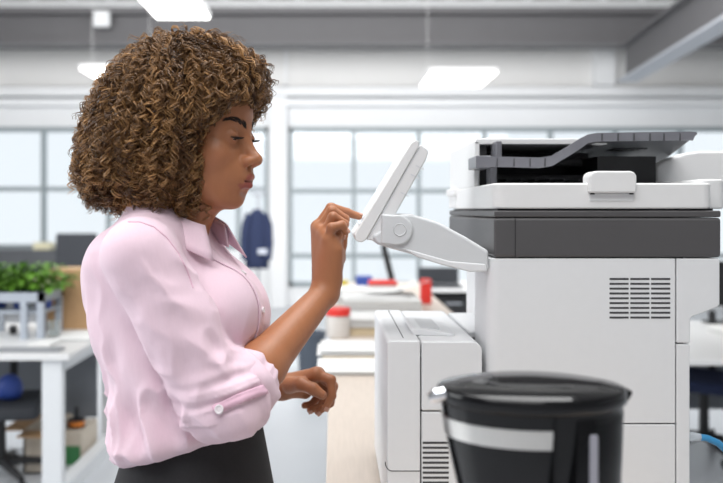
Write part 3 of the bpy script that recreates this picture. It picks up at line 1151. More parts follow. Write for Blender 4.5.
# nails
M_nail = mat('nail_pink', (.55, .30, .22), 0.25, noise=0.02)


def nail(f, out, w=.0058, ln=.009):
    a, b = Vector(f[-2]), Vector(f[-1])
    d = (b - a).normalized()
    o_ = (out - d * out.dot(d)).normalized()
    s = d.cross(o_)
    c = b + d * .001
    r = .0069
    bm = bmesh.new()
    g = []
    for i in range(6):
        row = []
        for j in range(6):
            u_ = (j / 5 - .5) * 2
            v_ = (i / 5 - .5)
            ang = u_ * .78
            taper = 1 - .25 * abs(v_) * 2 * (1 if v_ > 0 else .6) * abs(u_)
            row.append(bm.verts.new(c + d * (v_ * ln * taper) + (s * math.sin(ang) + o_ * math.cos(ang)) * (r + .0005)))
        g.append(row)
    for i in range(5):
        for j in range(5):
            bm.faces.new((g[i][j], g[i][j + 1], g[i + 1][j + 1], g[i + 1][j]))
    o = from_bm('fingernail', bm, M_nail, person)
    sd = o.modifiers.new('thick', 'SOLIDIFY')
    sd.thickness = .0008


nail(RI, Vector((0.2, -.3, 1)))
nail(RP, Vector((1, -.6, .3)))
nail(RM, Vector((1, -.2, 0)))
nail(RG, Vector((1, -.5, 0)))
nail([P(313, 389, 1.538), P(322.5, 395, 1.532)], Vector((.25, -1, .55)))
nail(LI, Vector((.55, -1, -.1)))
nail(LM, Vector((.35, -1, -.5)))
nail(LG, Vector((.2, -1, -.6)))

# eyes, lashes, brows
M_eyew = mat('eye_white', (.70, .66, .62), 0.15, noise=0.0)
M_iris = mat('dark_brown_iris', (.03, .014, .008), 0.1, noise=0.1)
M_lash = mat('black_lash', (.008, .006, .005), 0.6, noise=0.0)
M_brow = mat('dark_brow_hair', (.022, .012, .008), 0.7, noise=0.1)
for e in EYE:
    bm = bmesh.new()
    bmesh.ops.create_uvsphere(bm, u_segments=24, v_segments=16, radius=.0122)
    for v in bm.verts:
        v.co = hw(np.array(e) + np.array(v.co))
    eo = from_bm('eye', bm, M_eyew, person)
    bm = bmesh.new()
    dv = np.array((.84, 0, -.52))
    dv = dv / np.linalg.norm(dv)
    up_ = np.array((dv[2] * -1, 0, dv[0]))
    sd_ = np.array((0, 1, 0))
    rr_ = [[bm.verts.new(hw(np.array(e) + dv * math.sqrt(max(.01235 ** 2 - q * q, 0)) + (up_ * math.cos(t_) + sd_ * math.sin(t_)) * q))
            for t_ in [2 * math.pi * i / 20 for i in range(20)]] for q in (.0004, .0035, .0058)]
    bm.faces.new(rr_[0])
    for A_, B_ in zip(rr_[:-1], rr_[1:]):
        for i in range(20):
            bm.faces.new((A_[i], A_[(i + 1) % 20], B_[(i + 1) % 20], B_[i]))
    from_bm('iris', bm, M_iris, eo)
    bm = bmesh.new()
    line = []
    for i in range(15):
        t_ = -1 + 2 * i / 14
        line.append(hw((e[0] + .0142 * math.cos(t_ * .95) + .0002, e[1] + .0158 * math.sin(t_ * 1.1), e[2] - .0036 - .0012 * (1 - t_ * t_) + (.0006 * abs(t_)))))
    add_tube(bm, line, [.0006 + .0010 * math.sin(math.pi * (i + .5) / 15) for i in range(15)], n=6)
    for i in range(22):
        t_ = -1 + 2 * i / 21
        b0 = np.array((e[0] + .0142 * math.cos(t_ * .95), e[1] + .0158 * math.sin(t_ * 1.1), e[2] - .0036))
        out_ = np.array((math.cos(t_ * .8), math.sin(t_ * 1.1) * .9, -.30))
        pts = [hw(b0 + out_ * s_ * .0085 + np.array((0, 0, .0040 * s_ * s_))) for s_ in (0, .35, .7, 1)]
        add_tube(bm, pts, [.0006, .0005, .0004, .0002], n=4)
    from_bm('eyelashes', bm, M_lash, person)
for s in (-1, 1):
    bm = bmesh.new()
    cv = [np.array(c) for c in ((.096, s * .010, .0165), (.092, s * .018, .0215), (.086, s * .028, .0260), (.077, s * .037, .0280), (.067, s * .045, .0265))]
    for i in range(150):
        t_ = rng.random()
        q = t_ * 3.999
        k_ = int(q)
        c_ = cv[k_] * (1 - q + k_) + cv[k_ + 1] * (q - k_)
        wd = .0046 * (1 - .7 * t_) + .0006
        c_ = c_ + np.array((0, 0, (rng.random() - .5) * 2 * wd))
        dr_ = hw(c_) - hw((.02, 0, c_[2]))
        o_ = hw(c_ + np.array((.05, s * .02, 0)))
        hit = deps_bvh.ray_cast(o_, (hw(c_) - o_).normalized(), .12)
        if hit[0] is None:
            continue
        nn = hit[1]
        tg = Vector(HR @ (cv[k_ + 1] - cv[k_])).normalized()
        tg = (tg + Vector((0, 0, .55 - t_ * .9))).normalized()
        tg = (tg - nn * tg.dot(nn)).normalized()
        p0 = hit[0] + nn * .0002
        add_tube(bm, [p0, p0 + tg * .004 + nn * .0006, p0 + tg * .0075 + nn * .0004], [.00045, .0004, .0001], n=4)
    from_bm('eyebrow', bm, M_brow, person)

# --- shirt
UT = 1.395 / FPX
secs = [(212, 140, 178, .060), (222, 126, 196, .092), (232, 112, 205, .120), (242, 103, 213, .140), (255, 95, 222, .150), (280, 89, 244, .152), (300, 90, 258, .154),
        (315, 92, 262, .155), (335, 98, 262, .157), (370, 114, 261, .160), (410, 125, 264, .168), (430, 128, 265, .174), (450, 128, 265, .176), (480, 129, 262, .172)]
sz = np.array([CAMZ + (VPY - s[0]) * UT for s in secs])[::-1]
xb = np.array([(s[1] - VPX) * UT for s in secs])[::-1]
xf = np.array([(s[2] - VPX) * UT for s in secs])[::-1]
hb = np.array([s[3] for s in secs])[::-1]
cpsi, spsi = math.cos(psi), math.sin(psi)


def pchip(z, a):
    z = np.asarray(z)
    d = np.gradient(a, sz)
    i = np.clip(np.searchsorted(sz, z) - 1, 0, len(sz) - 2)
    h = sz[i + 1] - sz[i]
    t = np.clip((z - sz[i]) / h, 0, 1)
    return ((2 * t ** 3 - 3 * t ** 2 + 1) * a[i] + (t ** 3 - 2 * t ** 2 + t) * h * d[i] + (-2 * t ** 3 + 3 * t ** 2) * a[i + 1] + (t ** 3 - t ** 2) * h * d[i + 1])


TCY = 1.405


def torso(x, y, z):
    zz = np.clip(z, sz[0], sz[-1])
    c = (pchip(zz, xb) + pchip(zz, xf)) / 2
    e = (pchip(zz, xf) - pchip(zz, xb)) / 2
    b = pchip(zz, hb)
    a = np.sqrt(np.maximum(e * e - (b * spsi) ** 2, .03 ** 2)) / cpsi
    # slope keeps the tilted lines of the torso
    lx = (x - c) * cpsi + (y - TCY) * spsi
    ly = -(x - c) * spsi + (y - TCY) * cpsi
    pw = 2.25
    rad = (np.abs(lx / a) ** pw + np.abs(ly / b) ** pw) ** (1 / pw)
    d = (rad - 1) * np.minimum(a, b) * .9
    # soft folds: long lines falling from the shoulder blade and drawn in to the waist
    ang = np.arctan2(ly / b, lx / a)
    f1 = vnoise(ang * 2.6 + z * 9, z * 6.0 - ang * 1.2, z * 0 + 3.1, 5) - .5
    f2 = np.abs(vnoise(ang * 4.2 - z * 16, z * 12 + ang * 2, z * 0 + 9.1, 8) - .5)
    low = np.clip((1.33 - z) / .22, 0, 1)
    wst = np.clip((1.19 - z) / .10, 0, 1)
    f3 = np.abs(vnoise(ang * 9 + z * 8, z * 8, z * 0 + 4.4, 12) - .5)
    back = np.clip(-lx / a, 0, 1)
    f4 = np.abs(vnoise(ang * 1.4 + z * 9, z * 26 + ang * 3.4, z * 0 + 1.4, 21) - .5)
    return d + f1 * .014 * (.25 + .75 * low) + (f2 - .2) * .024 * (.15 + .85 * low) + (f3 - .2) * .014 * wst + (f4 - .2) * .022 * low * (.25 + .75 * back)


sh = Sculpt(axis((-.47, -.06, .003)), axis((1.13, 1.74, .0032)), axis((.99, 1.47, .0028)))
sh.apply((-.47, 1.17, .99), (-.06, 1.65, sz[-1] - .012), torso)
# near bust and shoulder softness
fw = Vector(TF)
rt = Vector(TR)
bc = P(226, 304, 1.34)
sh.ell((bc.x, bc.y, bc.z), (.048, .055, .054), k=.05)
bc2 = P(234, 304, 1.46)
sh.ell((bc2.x, bc2.y, bc2.z), (.044, .050, .052), k=.06)
tops = Vector((-.302, 1.395, 1.416))
sh.cap(SR + Vector((.002, .012, -.004)), tops, .050, .052, k=.035)
sh.cap(SL + Vector((.0, -.01, -.002)), tops, .052, .055, k=.04)


def sleeve_disp(S_, E_, seed, amp=1.0):
    ax_ = (E_ - S_).normalized()
    s1 = ax_.cross(Vector((0, 1, 0))).normalized()
    s2 = ax_.cross(s1)

    def fn(x, y, z, h):
        u_ = (x - S_.x) * s1.x + (y - S_.y) * s1.y + (z - S_.z) * s1.z
        v_ = (x - S_.x) * s2.x + (y - S_.y) * s2.y + (z - S_.z) * s2.z
        an = np.arctan2(v_, u_)
        g1 = np.abs(vnoise(an * 1.1 + h * 2.2, h * 3.0 - an * .55, h * 0 + .5, seed) - .5) - .2
        g2 = np.abs(vnoise(an * 2.3 - h * 3.5, h * 5.2 + an * 1.0, h * 0 + 2.5, seed + 3) - .5) - .2
        g3 = np.abs(vnoise(an * 1.0 + h * 4, h * 17.0 + an * 1.3, h * 0 + 5.5, seed + 4) - .5) - .2
        lowm = np.clip((h - .62) / .3, 0, 1)
        return amp * (g1 * .020 + g2 * .011 * (.4 + h) + g3 * .020 * lowm)
    return fn


mid = SR.lerp(ER, .52) + Vector((-.004, -.003, .0))
sh.cap(SR, SR.lerp(ER, .25), .054, .053, k=.03)
sh.cap(SR.lerp(ER, .12), ER + Vector((-.004, -.002, -.005)), .053, .0595, k=.009, disp=sleeve_disp(SR, ER, 31, 1.8))
c1 = ER.lerp(WR, .16)
sh.cap(ER + Vector((.0, 0, .004)), c1, .055, .052, k=.022, disp=sleeve_disp(ER, WR, 41, .7))
sh.cap(SL, EL, .056, .052, k=.03, disp=sleeve_disp(SL, EL, 51))
sh.cap(EL, EL.lerp(WL, .30), .050, .046, k=.02)


# drag lines carved in the cloth
def crease(pix, r=.007, k=.012, sub=True, dY=0.0):
    pts = []
    for (a, b, yy) in pix:
        pts.append(P(a, b, yy + dY))
    for i in range(len(pts) - 1):
        sh.cap(pts[i], pts[i + 1], r * (.5 if i == 0 else 1), r * (.5 if i == len(pts) - 2 else 1), k=k, sub=sub)


# hem cut and neck opening
h0 = P(118, 460, 1.395)
slope = .27


def hemcut(x, y, z):
    return (z - (h0.z + slope * (x - h0.x) + .016 * (1 - np.cos((y - 1.4) * 9)))) * .96


r_ = sh.region((-.5, 1.1, .98), (0, 1.8, 1.2))
sl_, x_, y_, z_ = r_
hc = -hemcut(x_, y_, z_) + x_ * 0 + y_ * 0
f_ = sh.F[sl_]
kk = .03
hh = np.maximum(kk - np.abs(f_ - hc), 0) / kk
sh.F[sl_] = np.maximum(f_, hc) + hh * hh * kk * .25
SV, SQ = sh.mesh()
SV = smooth_mesh(SV, SQ, 1, .5)
del sh
me = fast_mesh('shirt', SV, SQ)
M_shirt = mat('pink_cotton', (.80, .60, .685), 0.85, noise=0.035, nscale=350, stretch=(1, 1, .12), bump=0.12, bscale=1100, sheen=0.15)
shirt = link('shirt', me, M_shirt, person, sharp=0)
sbvh = BVHTree.FromPolygons([Vector(v) for v in SV], [tuple(q) for q in SQ])
M_shirt2 = mat('pink_cotton_facing', (.74, .47, .585), 0.85, noise=0.035, nscale=350, bump=0.1, bscale=1100)
M_button = mat('pearl_button', (.80, .74, .76), 0.2, noise=0.04)


def on_shirt(origin, target, bv=None, off=.0015):
    d = (target - origin)
    h = (bv or sbvh).ray_cast(origin, d.normalized(), d.length + .4)
    if h[0] is None:
        return None
    return h[0] + h[1] * off, h[1]


def ribbon(name, rows, thick, m, parent):
    bm = bmesh.new()
    g = [[bm.verts.new(p) for p in r] for r in rows]
    for i in range(len(g) - 1):
        for j in range(len(g[0]) - 1):
            bm.faces.new((g[i][j], g[i][j + 1], g[i + 1][j + 1], g[i + 1][j]))
    o = from_bm(name, bm, m, parent, sharp=0)
    sd = o.modifiers.new('thick', 'SOLIDIFY')
    sd.thickness = thick
    sd.offset = 0
    return o


def button(p, nrm, r=.0056, parent=None):
    bm = bmesh.new()
    q = nrm.to_track_quat('Z', 'Y').to_matrix()
    prof_ = [(.0, .0012), (r * .55, .0012), (r * .72, .0022), (r * .95, .0018), (r, .0006), (r * .9, -.001)]
    rings = [[bm.verts.new(p + q @ Vector((a * math.cos(2 * math.pi * i / 20), a * math.sin(2 * math.pi * i / 20), z))) for i in range(20)] for a, z in prof_[1:]]
    bm.faces.new(rings[0])
    for A_, B_ in zip(rings[:-1], rings[1:]):
        for i in range(20):
            bm.faces.new((A_[i], A_[(i + 1) % 20], B_[(i + 1) % 20], B_[i]))
    return from_bm('button', bm, M_button, parent)


# front placket
rows = []
cen = []
for i in range(44):
    z = 1.425 - (1.425 - 1.10) * i / 43
    cxx = float((pchip(z, xb) + pchip(z, xf)) / 2)
    row = []
    for j in range(5):
        lat = (j / 4 - .5) * .030 - .004
        base = Vector((cxx, TCY, z)) + rt * lat
        hit = on_shirt(base + fw * .35, base, off=.0018)
        if hit is None or hit[0].x < -.30:
            row = None
            break
        row.append(hit[0])
        if j == 2:
            nn = hit[1]
    if row:
        rows.append(row)
        cen.append((row[2], nn))
if len(rows) > 3:
    ribbon('placket', rows, .0018, M_shirt, shirt)
for z in (1.408, 1.347, 1.283, 1.215, 1.15):
    b_ = min(cen, key=lambda c_: abs(c_[0].z - z))
    button(b_[0] + b_[1] * .0015, b_[1], parent=shirt)
# armhole seam on the near side
cvs = [(128, 222), (140, 222), (154, 227), (167, 238), (178, 253), (187, 270), (193, 288)]
bm = bmesh.new()
pts = []
camp = Vector((0, 0, CAMZ))
for i in range(40):
    q = i / 39 * (len(cvs) - 1)
    k_ = min(int(q), len(cvs) - 2)
    f = q - k_
    a = cvs[k_][0] * (1 - f) + cvs[k_ + 1][0] * f
    b = cvs[k_][1] * (1 - f) + cvs[k_ + 1][1] * f
    hit = on_shirt(camp, P(a, b, 1.3), off=.0002)
    if hit:
        pts.append(hit[0])
if len(pts) > 5:
    add_tube(bm, pts, .0012, n=6)
    from_bm('armhole_seam', bm, M_shirt2, shirt)
else:
    bm.free()


# rolled cuff round the forearm
def cuff(E_, W_, t0, t1, r0, r1, name, flat=.0):
    ax_ = (W_ - E_).normalized()
    s1 = ax_.cross(Vector((0, 1, 0))).normalized()
    s2 = ax_.cross(s1)
    L = (W_ - E_).length
    prof_ = [(r0 - .004, t0 * L - .004), (r0 + .001, t0 * L - .001), (r0 + .003, t0 * L + .004), (r0 + .0015, t0 * L + .02), ((r0 + r1) / 2 + .002, (t0 + t1) / 2 * L), ((r0 + r1) / 2 + .0045, ((t0 + t1) / 2 + .01) * L),
             (r1 + .0035, t1 * L - .012), (r1 + .002, t1 * L - .003), (r1 - .001, t1 * L), (r1 - .004, t1 * L - .002), (r1 - .006, t1 * L - .012), (r0 - .008, t0 * L + .004)]
    bm = bmesh.new()
    n_ = 56
    rings = []
    for r, h in prof_:
        ring = []
        for i in range(n_):
            a = 2 * math.pi * i / n_
            w_ = 1 + .035 * math.sin(3 * a + h * 60) + .02 * math.sin(7 * a - h * 90)
            hh_ = h + .005 * math.sin(a * 2 + 1.0)
            ring.append(bm.verts.new(E_ + ax_ * hh_ + (s1 * math.cos(a) + s2 * math.sin(a)) * r * w_))
        rings.append(ring)
    rings.append(rings[0])
    for A_, B_ in zip(rings[:-1], rings[1:]):
        for i in range(n_):
            bm.faces.new((A_[i], A_[(i + 1) % n_], B_[(i + 1) % n_], B_[i]))
    o = from_bm(name, bm, M_shirt, shirt, sharp=0)
    return o


cR = cuff(ER, WR, .03, .225, .0580, .0550, 'rolled_cuff')
cuff(EL, WL, .12, .34, .050, .048, 'rolled_cuff')
cb = BVHTree.FromPolygons([Vector(v.co) for v in cR.data.vertices], [tuple(p.vertices) for p in cR.data.polygons])


def on_cloth(px, py, off=.002):
    best = None
    for bv in (sbvh, cb):
        h = on_shirt(camp, P(px, py, 1.3), bv, off)
        if h and (best is None or h[0].y < best[0].y):
            best = h
    return best


rows = []
for i in range(26):
    f = i / 25
    x0, y0 = 214 + (265 - 214) * f, 410 + (389 - 410) * f - 2.2 * math.sin(f * math.pi)
    row = []
    for j in range(4):
        hw_ = 5.2 * (1 if f > .1 else (.4 + 6 * f))
        h = on_cloth(x0 + (j / 3 - .5) * 3, y0 + (j / 3 - .5) * 2 * hw_ * .9, .0035)
        if h:
            row.append(h[0])
    if len(row) == 4:
        rows.append(row)
if len(rows) > 4:
    ribbon('sleeve_tab', rows, .002, M_shirt2, shirt)
h = on_cloth(220.5, 409, .0055)
if h:
    button(h[0], h[1], .0072, parent=shirt)

# collar: stand and leaf around the neck
nc = Vector((-.262, 1.398, 1.440))


def collar(name, r_top, r_bot, ztop, zbot, gap, m, point=.0, parent=shirt):
    rows = []
    N = 48
    for i in range(N + 1):
        a = gap + (2 * math.pi - 2 * gap) * i / N
        dirv = fw * math.cos(a) - rt * math.sin(a)
        fr_ = (1 + math.cos(a)) / 2          # 1 in front, 0 at the back
        end = max(0, 1 - min(i, N - i) / 7.0)
        rows.append([])
        for j in range(5):
            t_ = j / 4
            r = r_top * (1 - t_) + (r_bot + point * end) * t_
            z = (ztop - .046 * fr_ ** 1.5) * (1 - t_) + (zbot - .030 * fr_ ** 1.5 - .022 * end * (1 if point else 0)) * t_
            rows[-1].append(nc + dirv * (r * (1 + .10 * math.cos(2 * a))) + fw * (.012 * fr_) + Vector((0, 0, z)))
    return ribbon(name, rows, .0025, m, parent)


collar('collar_stand', .060, .066, .022, -.030, .62, M_shirt)
collar('collar_leaf', .0625, .088, .024, -.026, .60, M_shirt, .008)
M_navyp = mat('navy_pattern_lining', (.03, .035, .06), 0.8, noise=0.6, nscale=90)
rows = []
for i in range(9):
    a = 2 * math.pi - (.56 + .6 * i / 8)
    dirv = fw * math.cos(a) - rt * math.sin(a)
    rows.append([nc + dirv * (.0575 + .003 * t_) * (1 + .10 * math.cos(2 * a)) + fw * .012 + Vector((0, 0, -.016 - .026 * t_)) for t_ in (0, .33, .66, 1)])
ribbon('collar_lining', rows, .002, M_navyp, shirt)

# --- skirt
M_skirt = mat('black_skirt_cloth', (.016, .015, .017), 0.85, noise=0.2, nscale=200, bump=0.15, bscale=900)
bm = bmesh.new()
rings = []
prof_ = [(1.115, .108, .120), (1.085, .110, .124), (1.05, .116, .132), (1.00, .126, .148), (.95, .136, .164), (.88, .142, .174), (.75, .138, .182), (.60, .125, .172), (.50, .118, .168), (.498, .112, .160), (.60, .118, .165)]
for z, a, b in prof_:
    ring = []
    for i in range(64):
        t_ = 2 * math.pi * i / 64
        lx, ly = a * math.cos(t_), b * math.sin(t_)
        cxx = (192.5 - VPX) * UT + (z - 1.0) * .00
        zz = z + (slope * (lx) * cpsi * max(0, min(1, (z - .95) / .1)))
        ring.append(bm.verts.new((cxx + lx * cpsi - ly * spsi, 1.405 + lx * spsi + ly * cpsi, zz)))
    rings.append(ring)
for A_, B_ in zip(rings[:-1], rings[1:]):
    for i in range(64):
        bm.faces.new((A_[i], A_[(i + 1) % 64], B_[(i + 1) % 64], B_[i]))
skirt = from_bm('skirt', bm, M_skirt, person, sharp=0)
M_shoe = mat('black_shoe', (.02, .02, .02), 0.35, noise=0.05)
for s in (-1, 1):
    bm = bmesh.new()
    ak = Vector((-.265, 1.41 + s * .09, .0))
    ys_ = [(-.06, .030, .055), (-.03, .040, .075), (.02, .044, .085), (.08, .046, .075), (.13, .044, .062), (.165, .030, .05), (.175, .012, .03)]
    rings = []
    for lx, hwid, hgt in ys_:
        ring = []
        for i in range(12):
            t_ = math.pi * i / 11
            ring.append(bm.verts.new(ak + Vector((lx, -lx * .15 + hwid * math.cos(t_), .002 + hgt * math.sin(t_) ** .6))))
        rings.append(ring)
    for A_, B_ in zip(rings[:-1], rings[1:]):
        for i in range(11):
            bm.faces.new((A_[i], A_[i + 1], B_[i + 1], B_[i]))
        bm.faces.new((A_[0], B_[0], B_[-1], A_[-1]))
    bm.faces.new(rings[0])
    bm.faces.new(rings[-1][::-1])
    from_bm('shoe', bm, M_shoe, person)

# --- hair
HC = np.array([(165 - VPX) * .00175, 1.40, CAMZ + (VPY - 118) * .00175])
sil = [(268, 82), (265, 64), (250, 47), (230, 38), (200, 33), (165, 32), (140, 40), (122, 56), (108, 76), (97, 97), (88, 122), (79, 150), (75, 175), (78, 194), (90, 206), (110, 210),
       (128, 213), (145, 218), (168, 223), (190, 222), (206, 213), (214, 190), (232, 160), (255, 128), (266, 100)]
sa = np.array([math.atan2(-(b - 118), a - 165) for a, b in sil])
sr = np.array([math.hypot(a - 165, b - 118) for a, b in sil]) * .00175 * np.where(np.array([a for a, b in sil]) < 165, .955, .985)
o_ = np.argsort(sa)
sa, sr = sa[o_], sr[o_]
sa = np.concatenate([[sa[-1] - 2 * math.pi], sa, [sa[0] + 2 * math.pi]])
sr = np.concatenate([[sr[-1]], sr, [sr[0]]])


def hullR(d):
    """distance from the hair centre to the hair's outer surface along unit directions"""
    th = np.arctan2(d[..., 2], d[..., 0])
    r = np.interp(th, sa, sr)
    c = np.sqrt(d[..., 0] ** 2 + d[..., 2] ** 2)
    ry = .140
    return 1 / np.sqrt((c / r) ** 2 + (d[..., 1] / ry) ** 2)


def facezone(Pw):
    """true where hair must not grow: in front of and below the hairline"""
    q = (Pw - HO) @ HR
    hx = .037 + .006 * np.sin(q[..., 2] * 55) + np.clip(q[..., 2] - .005, 0, 1) * .85
    z_top = .058 + .12 * np.clip(q[..., 0] - .085, -1, 1)
    return (q[..., 0] > hx) & (q[..., 2] < z_top) & (q[..., 2] > -.16)


core = Sculpt(axis((-.43, -.10, .005)), axis((1.22, 1.58, .005)), axis((1.40, 1.76, .005)))


def corefn(x, y, z):
    x, y, z = np.broadcast_arrays(x, y, z)
    p = np.stack([x, y, z], -1)
    v = p - HC
    L = np.linalg.norm(v, axis=-1) + 1e-6
    d1 = L - hullR(v / L[..., None]) * .74
    q = (p - HO) @ HR
    fz = np.minimum(q[..., 0] + .004 - np.clip(q[..., 2] - .01, 0, 1) * .9, .072 - q[..., 2])     # >0 inside face zone
    fz2 = np.where(q[..., 2] < -.13, -(-.13 - q[..., 2]), fz)
    return np.maximum(d1, np.minimum(fz, .08))


core.apply((-.43, 1.22, 1.40), (-.10, 1.58, 1.76), corefn)
CV, CQ = core.mesh()
del core
M_haircore = mat('dark_brown_undercoat', (.020, .011, .007), 0.9, noise=0.5, nscale=120)
hair_core = link('hair', fast_mesh('hair', CV, CQ), M_haircore, person, sharp=0)

NS = 2500
d0 = nrg.normal(size=(NS * 2, 3))
d0 /= np.linalg.norm(d0, axis=1)[:, None]
# thinner on the side away from view
keep = (d0[:, 1] < .25) | (nrg.random(NS * 2) < .45)
d0 = d0[keep][:NS]
NS = len(d0)
NP = 64
L = nrg.uniform(.06, .135, NS)
part = np.array([.15, -.25, .95])
part /= np.linalg.norm(part)
T = np.linspace(0, 1, NP)
s0 = nrg.uniform(.74, .93, NS)
clump = vnoise(d0[:, 0] * 7, d0[:, 1] * 7, d0[:, 2] * 5, 17) - .5
s1 = np.clip(nrg.normal(.985, .045, NS) + clump * .15 + (nrg.random(NS) < .10) * .06, .82, 1.15)
down = np.array([0, 0, -1.0])
away = d0 - part
away /= np.linalg.norm(away, axis=1)[:, None] + 1e-6
flow = away * .4 + down * 1.0 + nrg.normal(size=(NS, 3)) * .20 + np.stack([vnoise(d0[:, 0] * 6 + 9 * k, d0[:, 1] * 6, d0[:, 2] * 6, 60 + k) - .5 for k in range(3)], 1) * .9
R0_ = hullR(d0)
dirs = d0[:, None, :] + flow[:, None, :] * (T[None, :, None] * (L / R0_)[:, None, None])
dirs /= np.linalg.norm(dirs, axis=2)[:, :, None]
rad = hullR(dirs) * (s0[:, None] + (s1 - s0)[:, None] * np.sqrt(T)[None, :])
G = HC + dirs * rad[:, :, None]
fz = facezone(G)
bad = fz.mean(axis=1) > .62
# curls at the hairline hang back along its edge
ql = (G - HO) @ HR
jit = nrg.uniform(-.004, .010, NS)[:, None]
hxl = .037 + np.clip(ql[..., 2] - .005, 0, 1) * .85 + jit
ztl = .060 + .12 * np.clip(ql[..., 0] - .085, -1, 1) + jit * 1.5
over = fz & (ql[..., 0] - hxl > ztl - ql[..., 2])
side = fz & ~over
ql[..., 0] = np.where(side, np.minimum(ql[..., 0], hxl), ql[..., 0])
ql[..., 2] = np.where(over, ztl, ql[..., 2])
G = HO + ql @ HR.T
# ease the kinks out of the moved guides
for _ in range(6):
    G[:, 1:-1] = .5 * G[:, 1:-1] + .25 * (G[:, :-2] + G[:, 2:])
G = G[~bad]
NS = len(G)
turns = np.linalg.norm(np.diff(G, axis=1), axis=2).sum(axis=1) / nrg.uniform(.017, .030, NS)
turns = np.minimum(turns, 7.0)
ph = nrg.uniform(0, 2 * math.pi, NS)
sgn = np.where(nrg.random(NS) < .5, 1, -1)
hr = nrg.uniform(.0034, .0066, NS)
mixv = np.clip(nrg.beta(1.3, 2.0, NS) + .25 * (vnoise(G[:, 30, 0] * 28, G[:, 30, 1] * 28, G[:, 30, 2] * 9, 3) - .5), 0, 1)
# every ringlet is a lock of four strands that coil together
reps = 4
G = np.repeat(G, reps, axis=0)
sub = np.tile(np.arange(reps), NS)
ph = np.repeat(ph, reps) + (sub - 1.5) * nrg.uniform(.15, .7, NS * reps)
turns = np.repeat(turns, reps) * (1 + nrg.normal(size=NS * reps) * .015)
sgn = np.repeat(sgn, reps)
hr = np.repeat(hr, reps) * (1 + nrg.normal(size=NS * reps) * .10)
mixv = np.clip(np.repeat(mixv, reps) + nrg.normal(size=NS * reps) * .07, 0, 1)[:, None]
NS = len(G)
G = G + nrg.normal(size=(NS, 1, 3)) * .0009
tan = np.gradient(G, axis=1)
tan /= np.linalg.norm(tan, axis=2)[:, :, None] + 1e-9
ref = np.array([.3, 1.0, .2])
n1_ = np.cross(tan, ref)
n1_ /= np.linalg.norm(n1_, axis=2)[:, :, None] + 1e-9
n2_ = np.cross(tan, n1_)
ang = ph[:, None] + sgn[:, None] * 2 * math.pi * turns[:, None] * T[None, :]
ramp = np.clip(T / .25, .2, 1)[None, :] * hr[:, None]
C_ = G + n1_ * (np.cos(ang) * ramp)[:, :, None] + n2_ * (np.sin(ang) * ramp)[:, :, None]
C_ += np.cumsum(nrg.normal(size=C_.shape) * .0002, axis=1)


def strands(name, C, rad0, colors, m, parent, sides=3):
    n_, p_, _ = C.shape
    t_ = np.gradient(C, axis=1)
    t_ /= np.linalg.norm(t_, axis=2)[:, :, None] + 1e-9
    rf = np.where(np.abs(t_[:, :, 2:3]) < .9, np.array([0, 0, 1.0]), np.array([1.0, 0, 0]))
    a_ = np.cross(t_, rf)
    a_ /= np.linalg.norm(a_, axis=2)[:, :, None] + 1e-9
    b_ = np.cross(t_, a_)
    tap = np.clip((1 - np.linspace(0, 1, p_)) / .25, .25, 1) ** .7
    rr = rad0[:, None] * tap[None, :]
    Vv = np.stack([C + (a_ * math.cos(2 * math.pi * k / sides) + b_ * math.sin(2 * math.pi * k / sides)) * rr[:, :, None] for k in range(sides)], 2)
    Vv = Vv.reshape(-1, 3)
    base = (np.arange(n_)[:, None] * p_ + np.arange(p_ - 1)[None, :]) * sides
    qs = []
    for k in range(sides):
        k2 = (k + 1) % sides
        qs.append(np.stack([base + k, base + k2, base + sides + k2, base + sides + k], -1).reshape(-1, 4))
    Qq = np.concatenate(qs)
    me_ = fast_mesh(name, Vv, Qq)
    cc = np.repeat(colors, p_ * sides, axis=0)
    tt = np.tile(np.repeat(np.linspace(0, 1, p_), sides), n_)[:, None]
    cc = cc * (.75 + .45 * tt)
    cc = np.concatenate([cc, np.ones((len(cc), 1))], 1).astype(np.float32)
    c_ = me_.color_attributes.new('hair_color', 'FLOAT_COLOR', 'POINT')
    c_.data.foreach_set('color', cc.ravel())
    return link(name, me_, m, parent, sharp=0)


M_hair = mat('curly_brown_hair', (.1, .05, .02), 0.34, spec=0.45, noise=0.0)
nt = M_hair.node_tree
at = nt.nodes.new('ShaderNodeAttribute')
at.attribute_name = 'hair_color'
nt.links.new(at.outputs['Color'], nt.nodes['Principled BSDF'].inputs['Base Color'])
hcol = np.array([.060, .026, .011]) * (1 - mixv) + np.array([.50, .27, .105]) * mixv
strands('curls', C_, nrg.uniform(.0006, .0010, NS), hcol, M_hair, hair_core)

# ------------------------------------------------------------------ things on the far part of the workbench
def paper_stack(label, x0, x1, y0, y1, z0, sheets, seed, name='paper_stack', group='paper stacks along the workbench', m=M_paper, cat='paper'):
    r = random.Random(seed)
    bm = bmesh.new()
    z = z0
    n_ = max(2, int(sheets))
    th = 0.0035
    for i in range(n_):
        dx, dy = r.uniform(-.012, .012), r.uniform(-.012, .012)
        add_box(bm, x0 + dx, x1 + dx, y0 + dy, y1 + dy, z, z + th * .85)
        z += th
    o = from_bm(name, bm, m, smooth=False)
    tag(o, label, cat, group)
    return z


